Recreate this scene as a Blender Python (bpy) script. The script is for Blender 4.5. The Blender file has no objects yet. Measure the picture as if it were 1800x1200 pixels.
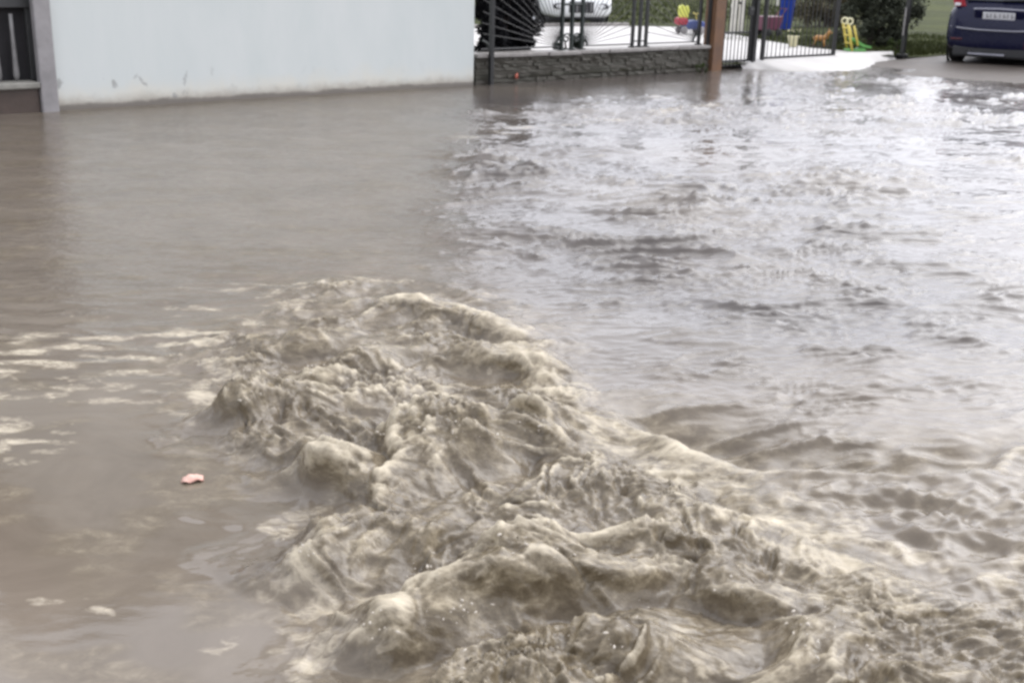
import bpy, bmesh, math, random
import numpy as np
from mathutils import Vector, Matrix

random.seed(7)
rng = np.random.default_rng(7)
scene = bpy.context.scene
col = scene.collection
R = math.radians

# ------------------------------------------------------------------ camera
cam_data = bpy.data.cameras.new('camera')
cam = bpy.data.objects.new('camera', cam_data)
col.objects.link(cam)
cam_data.sensor_width = 36.0
cam_data.lens = 36.0 * 2045.0 / 1800.0
cam_data.clip_start = 0.05
cam_data.clip_end = 2000.0
cam.matrix_world = (Matrix.Translation((0, 0, 1.6)) @ Matrix.Rotation(R(90 - 18.2), 4, 'X')
                    @ Matrix.Rotation(R(1.6), 4, 'Z'))
scene.camera = cam

# ------------------------------------------------------------------ sky (overcast) and sun
SUN_EL, SUN_AZ = 46.0, 50.0          # azimuth measured from +Y towards +X
world = bpy.data.worlds.new('World')
scene.world = world
world.use_nodes = True
wn = world.node_tree.nodes
wl = world.node_tree.links
wn.clear()
w_out = wn.new('ShaderNodeOutputWorld')
w_bg = wn.new('ShaderNodeBackground')
w_sky = wn.new('ShaderNodeTexSky')
w_sky.sky_type = 'NISHITA'
w_sky.sun_disc = False
w_sky.sun_elevation = R(SUN_EL)
w_sky.sun_rotation = R(SUN_AZ)
w_sky.air_density = 1.0
w_sky.dust_density = 10.0
w_sky.ozone_density = 1.0
w_hsv = wn.new('ShaderNodeHueSaturation')
w_hsv.inputs['Saturation'].default_value = 0.14
wl.new(w_sky.outputs[0], w_hsv.inputs['Color'])
# closed cloud cover evens the sky out
w_gam = wn.new('ShaderNodeGamma')
w_gam.inputs['Gamma'].default_value = 0.3
wl.new(w_hsv.outputs[0], w_gam.inputs['Color'])
w_mul = wn.new('ShaderNodeVectorMath')
w_mul.operation = 'MULTIPLY'
w_mul.inputs[1].default_value = (4.70, 4.80, 5.22)
wl.new(w_gam.outputs[0], w_mul.inputs[0])
wl.new(w_mul.outputs[0], w_bg.inputs['Color'])
w_bg.inputs['Strength'].default_value = 0.15
wl.new(w_bg.outputs[0], w_out.inputs['Surface'])

sun_data = bpy.data.lights.new('sun', 'SUN')
sun_data.energy = 0.85
sun_data.angle = R(60)
sun_data.color = (1.0, 0.97, 0.92)
sun = bpy.data.objects.new('sun', sun_data)
col.objects.link(sun)
sd = Vector((math.sin(R(SUN_AZ)) * math.cos(R(SUN_EL)), math.cos(R(SUN_AZ)) * math.cos(R(SUN_EL)), math.sin(R(SUN_EL))))
sun.rotation_euler = sd.to_track_quat('Z', 'Y').to_euler()
sun.location = (20, 25, 40)

scene.view_settings.view_transform = 'Standard'
scene.view_settings.look = 'None'
scene.view_settings.exposure = 0.9
scene.view_settings.gamma = 1.0
scene.render.engine = 'CYCLES'
scene.cycles.use_denoising = True
scene.cycles.max_bounces = 6
scene.cycles.filter_width = 3.1      # a soft phone video frame

# ------------------------------------------------------------------ helpers
THETA = math.atan2(.66, .75)
EX, EY = math.cos(THETA), math.sin(THETA)     # along the street
P0 = (-.6, 15.6)                              # right foot of the white building


def W(s, t, z=0.0):
    return (P0[0] + s * EX - t * EY, P0[1] + s * EY + t * EX, z)


def put(o, label=None, cat=None, group=None, kind=None):
    if label: o['label'] = label
    if cat: o['category'] = cat
    if group: o['group'] = group
    if kind: o['kind'] = kind
    return o


def empty(name, loc=(0, 0, 0), rz=0.0):
    o = bpy.data.objects.new(name, None)
    o.empty_display_size = 0.2
    o.location = loc
    o.rotation_euler = (0, 0, rz)
    col.objects.link(o)
    return o


def link(name, me, mat=None, parent=None, smooth=False):
    if mat is not None and not me.materials:
        me.materials.append(mat)
    if smooth:
        me.polygons.foreach_set('use_smooth', [True] * len(me.polygons))
    o = bpy.data.objects.new(name, me)
    col.objects.link(o)
    if parent is not None:
        o.parent = parent
    return o


def pydata(name, verts, faces, mat=None, parent=None, smooth=False):
    me = bpy.data.meshes.new(name)
    me.from_pydata([tuple(v) for v in verts], [], [tuple(f) for f in faces])
    me.update()
    return link(name, me, mat, parent, smooth)


class MB:
    """collects simple shapes into one mesh"""
    def __init__(self):
        self.bm = bmesh.new()

    def box(self, c, s, rot=None, bevel=0.0):
        m = Matrix.Translation(c)
        if rot is not None: m = m @ rot
        m = m @ Matrix.Diagonal((s[0], s[1], s[2], 1))
        g = bmesh.ops.create_cube(self.bm, size=1.0, matrix=m)
        if bevel > 0:
            ed = set()
            for v in g['verts']:
                for e in v.link_edges: ed.add(e)
            bmesh.ops.bevel(self.bm, geom=list(ed), offset=bevel, segments=2, affect='EDGES', profile=0.6)
        return self

    def tube(self, pts, radii, n=8, caps=True):
        pts = [Vector(p) for p in pts]
        if not hasattr(radii, '__len__'): radii = [radii] * len(pts)
        rings = []
        for i, p in enumerate(pts):
            a = pts[max(0, i - 1)]; b = pts[min(len(pts) - 1, i + 1)]
            d = (b - a)
            if d.length < 1e-9: d = Vector((0, 0, 1))
            q = d.normalized().to_track_quat('Z', 'Y').to_matrix()
            rings.append([self.bm.verts.new(p + q @ Vector((math.cos(2 * math.pi * k / n) * radii[i], math.sin(2 * math.pi * k / n) * radii[i], 0))) for k in range(n)])
        for i in range(len(rings) - 1):
            for k in range(n):
                self.bm.faces.new((rings[i][k], rings[i][(k + 1) % n], rings[i + 1][(k + 1) % n], rings[i + 1][k]))
        if caps:
            self.bm.faces.new(list(reversed(rings[0]))); self.bm.faces.new(rings[-1])
        return self

    def lathe(self, prof, n=20, c=(0, 0, 0), axis='Z', closed=True):
        rings = []
        for (r, z) in prof:
            ring = []
            for k in range(n):
                a = 2 * math.pi * k / n
                if axis == 'Z': p = (c[0] + r * math.cos(a), c[1] + r * math.sin(a), c[2] + z)
                elif axis == 'X': p = (c[0] + z, c[1] + r * math.cos(a), c[2] + r * math.sin(a))
                else: p = (c[0] + r * math.cos(a), c[1] + z, c[2] + r * math.sin(a))
                ring.append(self.bm.verts.new(p))
            rings.append(ring)
        for i in range(len(rings) - 1):
            for k in range(n):
                self.bm.faces.new((rings[i][k], rings[i][(k + 1) % n], rings[i + 1][(k + 1) % n], rings[i + 1][k]))
        if closed:
            self.bm.faces.new(list(reversed(rings[0]))); self.bm.faces.new(rings[-1])
        return self

    def prism(self, poly, axis, a, b, bevel=0.0):
        """poly in the two other axes, extruded from a to b along axis"""
        def P(u, v, w):
            return {'X': (w, u, v), 'Y': (u, w, v), 'Z': (u, v, w)}[axis]
        v0 = [self.bm.verts.new(P(u, v, a)) for u, v in poly]
        v1 = [self.bm.verts.new(P(u, v, b)) for u, v in poly]
        fs = [self.bm.faces.new(list(reversed(v0))), self.bm.faces.new(v1)]
        n = len(poly)
        for k in range(n):
            fs.append(self.bm.faces.new((v0[k], v0[(k + 1) % n], v1[(k + 1) % n], v1[k])))
        if bevel > 0:
            ed = set(e for f in fs for e in f.edges)
            bmesh.ops.bevel(self.bm, geom=list(ed), offset=bevel, segments=2, affect='EDGES', profile=0.6)
        return self

    def mesh(self, name):
        bmesh.ops.recalc_face_normals(self.bm, faces=self.bm.faces)
        me = bpy.data.meshes.new(name)
        self.bm.to_mesh(me)
        self.bm.free()
        return me

    def build(self, name, mat, parent=None, smooth=False):
        return link(name, self.mesh(name), mat, parent, smooth)


# ------------------------------------------------------------------ materials
def new_mat(name):
    m = bpy.data.materials.new(name)
    m.use_nodes = True
    nt = m.node_tree
    return m, nt, nt.nodes['Principled BSDF']


def ramp(nt, stops, interp='LINEAR'):
    r = nt.nodes.new('ShaderNodeValToRGB')
    r.color_ramp.interpolation = interp
    el = r.color_ramp.elements
    while len(el) < len(stops): el.new(0.5)
    for e, (p, c) in zip(el, stops):
        e.position = p
        e.color = (c[0], c[1], c[2], 1) if len(c) == 3 else c
    return r


def noise(nt, scale, detail=4, rough=0.55, coord=None, dist=0.0):
    n = nt.nodes.new('ShaderNodeTexNoise')
    n.inputs['Scale'].default_value = scale
    n.inputs['Detail'].default_value = detail
    n.inputs['Roughness'].default_value = rough
    n.inputs['Distortion'].default_value = dist
    if coord is not None: nt.links.new(coord, n.inputs['Vector'])
    return n


def mapping(nt, src, scale=(1, 1, 1), rot=(0, 0, 0), loc=(0, 0, 0)):
    m = nt.nodes.new('ShaderNodeMapping')
    m.inputs['Scale'].default_value = scale
    m.inputs['Rotation'].default_value = rot
    m.inputs['Location'].default_value = loc
    nt.links.new(src, m.inputs['Vector'])
    return m.outputs[0]


def bump(nt, height, strength, dist, bsdf):
    b = nt.nodes.new('ShaderNodeBump')
    b.inputs['Strength'].default_value = strength
    b.inputs['Distance'].default_value = dist
    nt.links.new(height, b.inputs['Height'])
    nt.links.new(b.outputs[0], bsdf.inputs['Normal'])
    return b


def mixc(nt, fac, a, b, mode='MIX'):
    m = nt.nodes.new('ShaderNodeMix')
    m.data_type = 'RGBA'
    m.blend_type = mode
    for sock, v in ((m.inputs[0], fac), (m.inputs[6], a), (m.inputs[7], b)):
        if isinstance(v, (int, float)): sock.default_value = v
        elif isinstance(v, tuple): sock.default_value = (v[0], v[1], v[2], 1)
        else: nt.links.new(v, sock)
    return m.outputs[2]


def math_node(nt, op, a, b=None, c=None, clamp=False):
    m = nt.nodes.new('ShaderNodeMath')
    m.operation = op
    m.use_clamp = clamp
    for i, v in enumerate((a, b, c)):
        if v is None: continue
        if isinstance(v, (int, float)): m.inputs[i].default_value = v
        else: nt.links.new(v, m.inputs[i])
    return m.outputs[0]


def geom_pos(nt):
    return nt.nodes.new('ShaderNodeNewGeometry').outputs['Position']


def obj_co(nt):
    return nt.nodes.new('ShaderNodeTexCoord').outputs['Object']


def worn(name, c, var=0.25, scale=6.0, rough=0.6, bump_s=0.15, metallic=0.0, second=None, spec=0.5):
    """a plain surface with mottling, slight roughness changes and a fine relief"""
    m, nt, b = new_mat(name)
    p = obj_co(nt)
    n1 = noise(nt, scale, 5, 0.6, p)
    c2 = second if second else tuple(min(1, x * (1 - var)) for x in c)
    r = ramp(nt, [(0.3, c2), (0.7, c)])
    nt.links.new(n1.outputs['Fac'], r.inputs[0])
    nt.links.new(r.outputs[0], b.inputs['Base Color'])
    b.inputs['Metallic'].default_value = metallic
    b.inputs['Specular IOR Level'].default_value = spec
    n2 = noise(nt, scale * 5, 4, 0.6, p)
    rr = nt.nodes.new('ShaderNodeMapRange')
    rr.inputs['To Min'].default_value = max(0.03, rough - 0.12)
    rr.inputs['To Max'].default_value = min(1, rough + 0.12)
    nt.links.new(n2.outputs['Fac'], rr.inputs['Value'])
    nt.links.new(rr.outputs[0], b.inputs['Roughness'])
    if bump_s > 0: bump(nt, n2.outputs['Fac'], bump_s, 0.01, b)
    return m


def plastic(name, c, rough=0.4):
    return worn(name, c, 0.12, 9, rough, 0.05)


M = {}


def make_water_mat():
    m, nt, b = new_mat('muddy_water')
    pos = geom_pos(nt)
    at_mix = nt.nodes.new('ShaderNodeAttribute'); at_mix.attribute_name = 'silt'
    at_foam = nt.nodes.new('ShaderNodeAttribute'); at_foam.attribute_name = 'foam'
    at_chop = nt.nodes.new('ShaderNodeAttribute'); at_chop.attribute_name = 'chop'
    big = noise(nt, 1.6, 8, 0.66, pos, 1.2)
    mud = ramp(nt, [(0.3, (0.108, 0.089, 0.069)), (0.7, (0.158, 0.132, 0.104))])
    nt.links.new(big.outputs['Fac'], mud.inputs[0])
    ps = mapping(nt, pos, (11.0, 16.0, 16.0), (0, 0, R(-15)))
    fine = noise(nt, 1.0, 8, 0.72, ps, 0.5)
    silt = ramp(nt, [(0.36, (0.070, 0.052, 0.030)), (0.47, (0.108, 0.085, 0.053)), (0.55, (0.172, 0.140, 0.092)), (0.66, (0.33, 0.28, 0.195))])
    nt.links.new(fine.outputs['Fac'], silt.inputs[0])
    at_bed = nt.nodes.new('ShaderNodeAttribute'); at_bed.attribute_name = 'shallow'
    over = mixc(nt, at_bed.outputs['Fac'], mud.outputs[0], (0.072, 0.063, 0.058))
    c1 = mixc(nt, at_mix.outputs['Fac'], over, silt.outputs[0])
    # foam breaks up into bubbles and threads
    fb = noise(nt, 1.0, 7, 0.72, mapping(nt, pos, (16, 30, 16), (0, 0, R(-8))), 0.9)
    fsum = math_node(nt, 'ADD', math_node(nt, 'MULTIPLY', at_foam.outputs['Fac'], 0.75), math_node(nt, 'MULTIPLY_ADD', fb.outputs['Fac'], 1.7, -0.85))
    fr = ramp(nt, [(0.18, (0, 0, 0)), (1.0, (0.95, 0.95, 0.95))])
    nt.links.new(math_node(nt, 'MULTIPLY', fsum, math_node(nt, 'MULTIPLY', at_foam.outputs['Fac'], 3.0, clamp=True)), fr.inputs[0])
    c2 = mixc(nt, fr.outputs[0], c1, (0.53, 0.465, 0.352))
    nt.links.new(c2, b.inputs['Base Color'])
    rough = nt.nodes.new('ShaderNodeMapRange')
    rough.inputs['To Min'].default_value = 0.06
    rough.inputs['To Max'].default_value = 0.5
    nt.links.new(fr.outputs[0], rough.inputs['Value'])
    rsum = math_node(nt, 'MULTIPLY_ADD', at_mix.outputs['Fac'], 0.24, rough.outputs[0], clamp=True)
    nt.links.new(rsum, b.inputs['Roughness'])
    b.inputs['IOR'].default_value = 1.38
    # small ripples, stronger in the fast water
    p2 = mapping(nt, pos, (9, 20, 9), (0, 0, R(-10)))
    r1 = noise(nt, 1.0, 4, 0.6, p2, 0.5)
    p3 = mapping(nt, pos, (38, 60, 38))
    r2 = noise(nt, 1.0, 3, 0.6, p3, 0.6)
    hsum = math_node(nt, 'ADD', math_node(nt, 'MULTIPLY', r1.outputs['Fac'], 0.75), math_node(nt, 'MULTIPLY', r2.outputs['Fac'], 0.25))
    bb = bump(nt, hsum, 0.5, 0.02, b)
    st = nt.nodes.new('ShaderNodeMapRange')
    st.inputs['To Min'].default_value = 0.0
    st.inputs['To Max'].default_value = 0.6
    nt.links.new(at_chop.outputs['Fac'], st.inputs['Value'])
    nt.links.new(st.outputs[0], bb.inputs['Strength'])
    return m


def make_wall_mat():
    """white render, grey and cream towards the foot, with chips and stains"""
    m, nt, b = new_mat('white_render')
    pos = obj_co(nt)
    sep = nt.nodes.new('ShaderNodeSeparateXYZ'); nt.links.new(pos, sep.inputs[0])
    base = ramp(nt, [(0.3, (0.51, 0.545, 0.53)), (0.7, (0.57, 0.59, 0.575))])
    n = noise(nt, 1.0, 7, 0.65, mapping(nt, pos, (1.3, 1.3, 0.45)), 0.3); nt.links.new(n.outputs['Fac'], base.inputs[0])
    # splash band: height of its upper edge wanders
    edge = noise(nt, 1.6, 5, 0.65, pos, 0.4)
    zz = math_node(nt, 'ADD', sep.outputs['Z'], math_node(nt, 'MULTIPLY_ADD', edge.outputs['Fac'], -0.55, 0.27))
    band = nt.nodes.new('ShaderNodeMapRange'); band.interpolation_type = 'SMOOTHSTEP'
    band.inputs['From Min'].default_value = 0.30; band.inputs['From Max'].default_value = 0.02
    nt.links.new(zz, band.inputs['Value'])
    c1 = mixc(nt, math_node(nt, 'MULTIPLY', band.outputs[0], 0.75), base.outputs[0], (0.60, 0.57, 0.49))
    # wet foot
    wet = nt.nodes.new('ShaderNodeMapRange'); wet.interpolation_type = 'SMOOTHSTEP'
    wet.inputs['From Min'].default_value = 0.17; wet.inputs['From Max'].default_value = 0.02
    e2 = noise(nt, 5.0, 5, 0.7, pos)
    z2 = math_node(nt, 'ADD', sep.outputs['Z'], math_node(nt, 'MULTIPLY_ADD', e2.outputs['Fac'], -0.16, 0.08))
    nt.links.new(z2, wet.inputs['Value'])
    c2 = mixc(nt, math_node(nt, 'MULTIPLY', wet.outputs[0], 0.8), c1, (0.30, 0.27, 0.23))
    # chips low on the wall
    ch = noise(nt, 6.5, 3, 0.5, mapping(nt, pos, (1, 1, 0.8)))
    cr = ramp(nt, [(0.62, (0, 0, 0)), (0.67, (1, 1, 1))]); nt.links.new(ch.outputs['Fac'], cr.inputs[0])
    low = nt.nodes.new('ShaderNodeMapRange')
    low.inputs['From Min'].default_value = 0.42; low.inputs['From Max'].default_value = 0.28
    nt.links.new(sep.outputs['Z'], low.inputs['Value'])
    left = nt.nodes.new('ShaderNodeMapRange')
    left.inputs['From Min'].default_value = -3.3; left.inputs['From Max'].default_value = -4.2
    nt.links.new(sep.outputs['X'], left.inputs['Value'])
    c3 = mixc(nt, math_node(nt, 'MULTIPLY', cr.outputs[0], math_node(nt, 'MULTIPLY', low.outputs[0], math_node(nt, 'MULTIPLY_ADD', left.outputs[0], 0.7, 0.06))), c2, (0.28, 0.28, 0.27))
    foot = nt.nodes.new('ShaderNodeMapRange'); foot.interpolation_type = 'SMOOTHSTEP'
    foot.inputs['From Min'].default_value = 0.075; foot.inputs['From Max'].default_value = 0.03
    e3 = noise(nt, 2.2, 5, 0.7, pos)
    nt.links.new(math_node(nt, 'ADD', sep.outputs['Z'], math_node(nt, 'MULTIPLY_ADD', e3.outputs['Fac'], -0.12, 0.06)), foot.inputs['Value'])
    c3 = mixc(nt, math_node(nt, 'MULTIPLY', foot.outputs[0], 0.85), c3, (0.13, 0.115, 0.10))
    nt.links.new(c3, b.inputs['Base Color'])
    b.inputs['Roughness'].default_value = 0.8
    nb = noise(nt, 60, 5, 0.7, pos)
    bump(nt, nb.outputs['Fac'], 0.25, 0.006, b)
    return m


def make_stone_mat():
    m, nt, b = new_mat('wall_stone')
    p = obj_co(nt)
    oi = nt.nodes.new('ShaderNodeObjectInfo')
    r = ramp(nt, [(0.0, (0.072, 0.060, 0.046)), (0.35, (0.082, 0.069, 0.054)), (0.7, (0.077, 0.070, 0.054)), (1.0, (0.092, 0.078, 0.062))])
    nt.links.new(oi.outputs['Random'], r.inputs[0])
    n = noise(nt, 14, 5, 0.65, p)
    d = mixc(nt, math_node(nt, 'MULTIPLY', n.outputs['Fac'], 0.8), r.outputs[0], (0.07, 0.07, 0.055))
    nt.links.new(d, b.inputs['Base Color'])
    b.inputs['Roughness'].default_value = 0.6
    bump(nt, n.outputs['Fac'], 0.6, 0.02, b)
    return m


def make_pave_mat():
    m, nt, b = new_mat('pale_concrete')
    p = geom_pos(nt)
    n = noise(nt, 0.8, 6, 0.6, p, 0.4)
    r = ramp(nt, [(0.25, (0.32, 0.305, 0.285)), (0.5, (0.42, 0.405, 0.39)), (0.8, (0.47, 0.46, 0.445))])
    nt.links.new(n.outputs['Fac'], r.inputs[0])
    n2 = noise(nt, 25, 5, 0.7, p)
    c = mixc(nt, math_node(nt, 'MULTIPLY', n2.outputs['Fac'], 0.25), r.outputs[0], (0.42, 0.40, 0.36))
    nt.links.new(c, b.inputs['Base Color'])
    b.inputs['Roughness'].default_value = 0.75
    b.inputs['Specular IOR Level'].default_value = 0.3
    bump(nt, n2.outputs['Fac'], 0.2, 0.01, b)
    return m


def make_lawn_mat():
    m, nt, b = new_mat('lawn')
    p = geom_pos(nt)
    n = noise(nt, 0.35, 6, 0.65, p, 0.8)
    r = ramp(nt, [(0.28, (0.028, 0.032, 0.017)), (0.45, (0.046, 0.053, 0.018)), (0.6, (0.066, 0.075, 0.022)), (0.75, (0.075, 0.066, 0.033))])
    nt.links.new(n.outputs['Fac'], r.inputs[0])
    n2 = noise(nt, 22, 6, 0.75, p)
    c = mixc(nt, 0.6, r.outputs[0], n2.outputs['Color'], 'OVERLAY')
    c = mixc(nt, math_node(nt, 'MULTIPLY', n2.outputs['Fac'], 0.5), r.outputs[0], (0.05, 0.06, 0.02))
    nt.links.new(c, b.inputs['Base Color'])
    b.inputs['Roughness'].default_value = 0.8
    b.inputs['Specular IOR Level'].default_value = 0.08
    bump(nt, n2.outputs['Fac'], 0.9, 0.06, b)
    return m


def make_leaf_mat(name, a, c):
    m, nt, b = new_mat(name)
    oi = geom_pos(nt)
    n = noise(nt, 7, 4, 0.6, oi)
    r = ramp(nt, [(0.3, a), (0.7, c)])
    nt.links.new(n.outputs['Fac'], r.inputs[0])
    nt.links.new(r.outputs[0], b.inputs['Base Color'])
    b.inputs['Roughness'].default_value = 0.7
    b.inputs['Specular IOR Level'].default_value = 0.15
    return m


def make_paint(name, c, flake=0.0, dirt=(0.2, 0.18, 0.15), dirt_amt=0.35):
    m, nt, b = new_mat(name)
    p = obj_co(nt)
    sep = nt.nodes.new('ShaderNodeSeparateXYZ'); nt.links.new(p, sep.inputs[0])
    n = noise(nt, 5, 5, 0.65, p)
    low = nt.nodes.new('ShaderNodeMapRange')
    low.inputs['From Min'].default_value = 0.65; low.inputs['From Max'].default_value = 0.15
    nt.links.new(sep.outputs['Z'], low.inputs['Value'])
    f = math_node(nt, 'MULTIPLY', math_node(nt, 'MULTIPLY', low.outputs[0], n.outputs['Fac']), dirt_amt * 1.6, clamp=True)
    nt.links.new(mixc(nt, f, c, dirt), b.inputs['Base Color'])
    b.inputs['Metallic'].default_value = flake
    rr = math_node(nt, 'MULTIPLY_ADD', n.outputs['Fac'], 0.25, 0.15)
    nt.links.new(rr, b.inputs['Roughness'])
    b.inputs['Coat Weight'].default_value = 0.15
    b.inputs['Specular IOR Level'].default_value = 0.2
    b.inputs['Coat Roughness'].default_value = 0.08
    return m


def glassy(name, c, rough=0.06):
    m, nt, b = new_mat(name)
    p = obj_co(nt)
    n = noise(nt, 4, 3, 0.5, p)
    r = ramp(nt, [(0.3, c), (0.8, tuple(x * 1.6 for x in c))])
    nt.links.new(n.outputs['Fac'], r.inputs[0])
    nt.links.new(r.outputs[0], b.inputs['Base Color'])
    b.inputs['Roughness'].default_value = rough
    return m


M['water'] = make_water_mat()
M['wall'] = make_wall_mat()
M['stone'] = make_stone_mat()
M['pave'] = make_pave_mat()
M['lawn'] = make_lawn_mat()
M['asphalt'] = worn('wet_asphalt', (0.082, 0.068, 0.056), 0.4, 1.2, 0.62, 0.4, spec=0.3)
M['soil'] = worn('soil', (0.12, 0.10, 0.07), 0.4, 1.0, 0.8, 0.4)
M['mortar'] = worn('mortar', (0.075, 0.068, 0.058), 0.3, 12, 0.9, 0.4)
M['coping'] = worn('coping_concrete', (0.30, 0.28, 0.26), 0.45, 5, 0.6, 0.4)
M['pillar'] = worn('grey_concrete', (0.30, 0.285, 0.285), 0.35, 4, 0.7, 0.35)
M['sill'] = worn('sill_concrete', (0.26, 0.25, 0.22), 0.35, 5, 0.7, 0.35)
M['riser'] = worn('wet_brown_base', (0.085, 0.06, 0.048), 0.35, 4, 0.4, 0.3)
M['gate_panel'] = worn('dark_gate_panel', (0.055, 0.055, 0.055), 0.3, 4, 0.5, 0.1)
M['gate_bar'] = worn('grey_gate_bar', (0.24, 0.23, 0.225), 0.35, 8, 0.5, 0.1)
M['void'] = worn('passage_shade', (0.022, 0.02, 0.022), 0.3, 5, 0.8, 0.2)  # near black, colours in the shade behind the left gate
M['roof'] = worn('roof_tile', (0.22, 0.10, 0.07), 0.4, 5, 0.8, 0.4)
M['iron'] = worn('black_iron', (0.018, 0.018, 0.018), 0.4, 20, 0.45, 0.2)
M['iron_green'] = worn('dark_green_iron', (0.014, 0.022, 0.018), 0.4, 20, 0.45, 0.2)
M['brown'] = worn('brown_painted_post', (0.17, 0.085, 0.038), 0.45, 4, 0.6, 0.3, second=(0.10, 0.055, 0.035))
M['rubber'] = worn('tyre_rubber', (0.015, 0.015, 0.015), 0.3, 15, 0.75, 0.3)
M['black_plastic'] = worn('black_plastic', (0.02, 0.02, 0.022), 0.3, 15, 0.5, 0.1)
M['alloy'] = worn('alloy_rim', (0.45, 0.45, 0.46), 0.3, 10, 0.3, 0.05, metallic=0.9)
M['blue_paint'] = make_paint('dark_blue_paint', (0.002, 0.003, 0.022), 0.0, dirt_amt=0.12, dirt=(0.05, 0.045, 0.04))
M['white_paint'] = make_paint('white_car_paint', (0.75, 0.76, 0.76), 0.0)
M['glass'] = glassy('car_glass', (0.012, 0.016, 0.018))
M['lamp_red'] = glassy('red_lens', (0.22, 0.012, 0.02), 0.12)
M['lamp_dark'] = glassy('dark_red_lens', (0.05, 0.008, 0.012), 0.2)
M['lamp_clear'] = glassy('clear_lens', (0.5, 0.5, 0.52), 0.1)
M['plate'] = worn('plate_white', (0.62, 0.62, 0.64), 0.1, 8, 0.4, 0.02)
M['plate_ink'] = worn('plate_ink', (0.06, 0.06, 0.07), 0.1, 8, 0.5, 0.0)
M['seam'] = worn('bumper_trim', (0.30, 0.30, 0.34), 0.2, 8, 0.35, 0.02)
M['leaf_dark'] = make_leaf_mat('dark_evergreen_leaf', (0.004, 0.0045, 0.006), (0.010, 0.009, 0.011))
M['leaf_hedge'] = make_leaf_mat('hedge_leaf', (0.042, 0.047, 0.034), (0.076, 0.084, 0.058))
M['leaf_dry'] = make_leaf_mat('dry_hedge_leaf', (0.08, 0.07, 0.042), (0.14, 0.12, 0.075))
M['leaf_plant'] = make_leaf_mat('dark_plant_leaf', (0.008, 0.013, 0.009), (0.02, 0.028, 0.018))
M['leaf_weed'] = make_leaf_mat('weed_leaf', (0.03, 0.045, 0.015), (0.06, 0.08, 0.025))
M['grass'] = make_leaf_mat('grass_blade', (0.034, 0.043, 0.014), (0.064, 0.073, 0.024))
M['bark'] = worn('bark', (0.07, 0.055, 0.045), 0.4, 9, 0.9, 0.6)
M['lime'] = plastic('lime_plastic', (0.60, 0.62, 0.12))
M['yellow'] = plastic('yellow_plastic', (0.62, 0.50, 0.10))
M['cream'] = plastic('cream_plastic', (0.70, 0.66, 0.42))
M['red'] = plastic('red_plastic', (0.35, 0.03, 0.05))
M['blue'] = plastic('blue_plastic', (0.02, 0.06, 0.42))
M['slate_blue'] = plastic('slate_blue_plastic', (0.06, 0.09, 0.26))
M['maroon'] = plastic('maroon_plastic', (0.14, 0.04, 0.07))
M['green'] = plastic('green_plastic', (0.10, 0.30, 0.07))
M['orange'] = plastic('orange_plastic', (0.35, 0.17, 0.04))
M['white_wood'] = worn('white_painted_wood', (0.70, 0.67, 0.60), 0.2, 7, 0.6, 0.2)
M['pink'] = worn('pink_plastic_film', (0.50, 0.26, 0.20), 0.2, 14, 0.35, 0.3, second=(0.60, 0.40, 0.33))
M['rust_red'] = plastic('rust_red_plastic', (0.30, 0.05, 0.02))
M['foam'] = worn('foam', (0.48, 0.43, 0.36), 0.15, 30, 0.4, 0.2)
M['terracotta'] = worn('terracotta', (0.30, 0.13, 0.07), 0.3, 10, 0.8, 0.2)

# ------------------------------------------------------------------ numpy noise
_perm = rng.permutation(256).astype(np.int32)
_perm = np.concatenate([_perm, _perm])
_ang = rng.random(256).astype(np.float32) * 2 * np.pi
_gx, _gy = np.cos(_ang), np.sin(_ang)


def pn(x, y, seed=0):
    x = x + seed * 17.31; y = y + seed * 9.77
    xf = np.floor(x); yf = np.floor(y)
    xi = xf.astype(np.int32) & 255; yi = yf.astype(np.int32) & 255
    fx = (x - xf).astype(np.float32); fy = (y - yf).astype(np.float32)
    u = fx * fx * fx * (fx * (fx * 6 - 15) + 10); v = fy * fy * fy * (fy * (fy * 6 - 15) + 10)
    x1 = (xi + 1) & 255; y1 = (yi + 1) & 255
    h00 = _perm[_perm[xi] + yi]; h10 = _perm[_perm[x1] + yi]; h01 = _perm[_perm[xi] + y1]; h11 = _perm[_perm[x1] + y1]
    n00 = _gx[h00] * fx + _gy[h00] * fy
    n10 = _gx[h10] * (fx - 1) + _gy[h10] * fy
    n01 = _gx[h01] * fx + _gy[h01] * (fy - 1)
    n11 = _gx[h11] * (fx - 1) + _gy[h11] * (fy - 1)
    a = n00 + u * (n10 - n00); b = n01 + u * (n11 - n01)
    return (a + v * (b - a)) * 1.5


def worley(x, y, seed=0):
    """distance to the nearest scattered point, cell size 1"""
    xf = np.floor(x); yf = np.floor(y)
    best = np.full(x.shape, 9.0, np.float32)
    for i in (-1, 0, 1):
        for j in (-1, 0, 1):
            cx = xf.astype(np.int32) + i; cy = yf.astype(np.int32) + j
            h = _perm[_perm[(cx + seed * 7) & 255] + ((cy + seed * 13) & 255)]
            px = cx + .1 + .8 * (_gx[h] * .5 + .5); py = cy + .1 + .8 * (_gy[(h * 7 + 3) & 255] * .5 + .5)
            best = np.minimum(best, (x - px) ** 2 + (y - py) ** 2)
    return np.sqrt(best)


def domes(x, y, seed=0):
    """rounded heads with creases between them, 0..1"""
    d = worley(x, y, seed)
    return np.sqrt(np.clip(1 - (d / .95) ** 2, 0, 1)).astype(np.float32)


def sstep(a, b, x):
    t = np.clip((x - a) / (b - a), 0, 1)
    return t * t * (3 - 2 * t)


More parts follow.
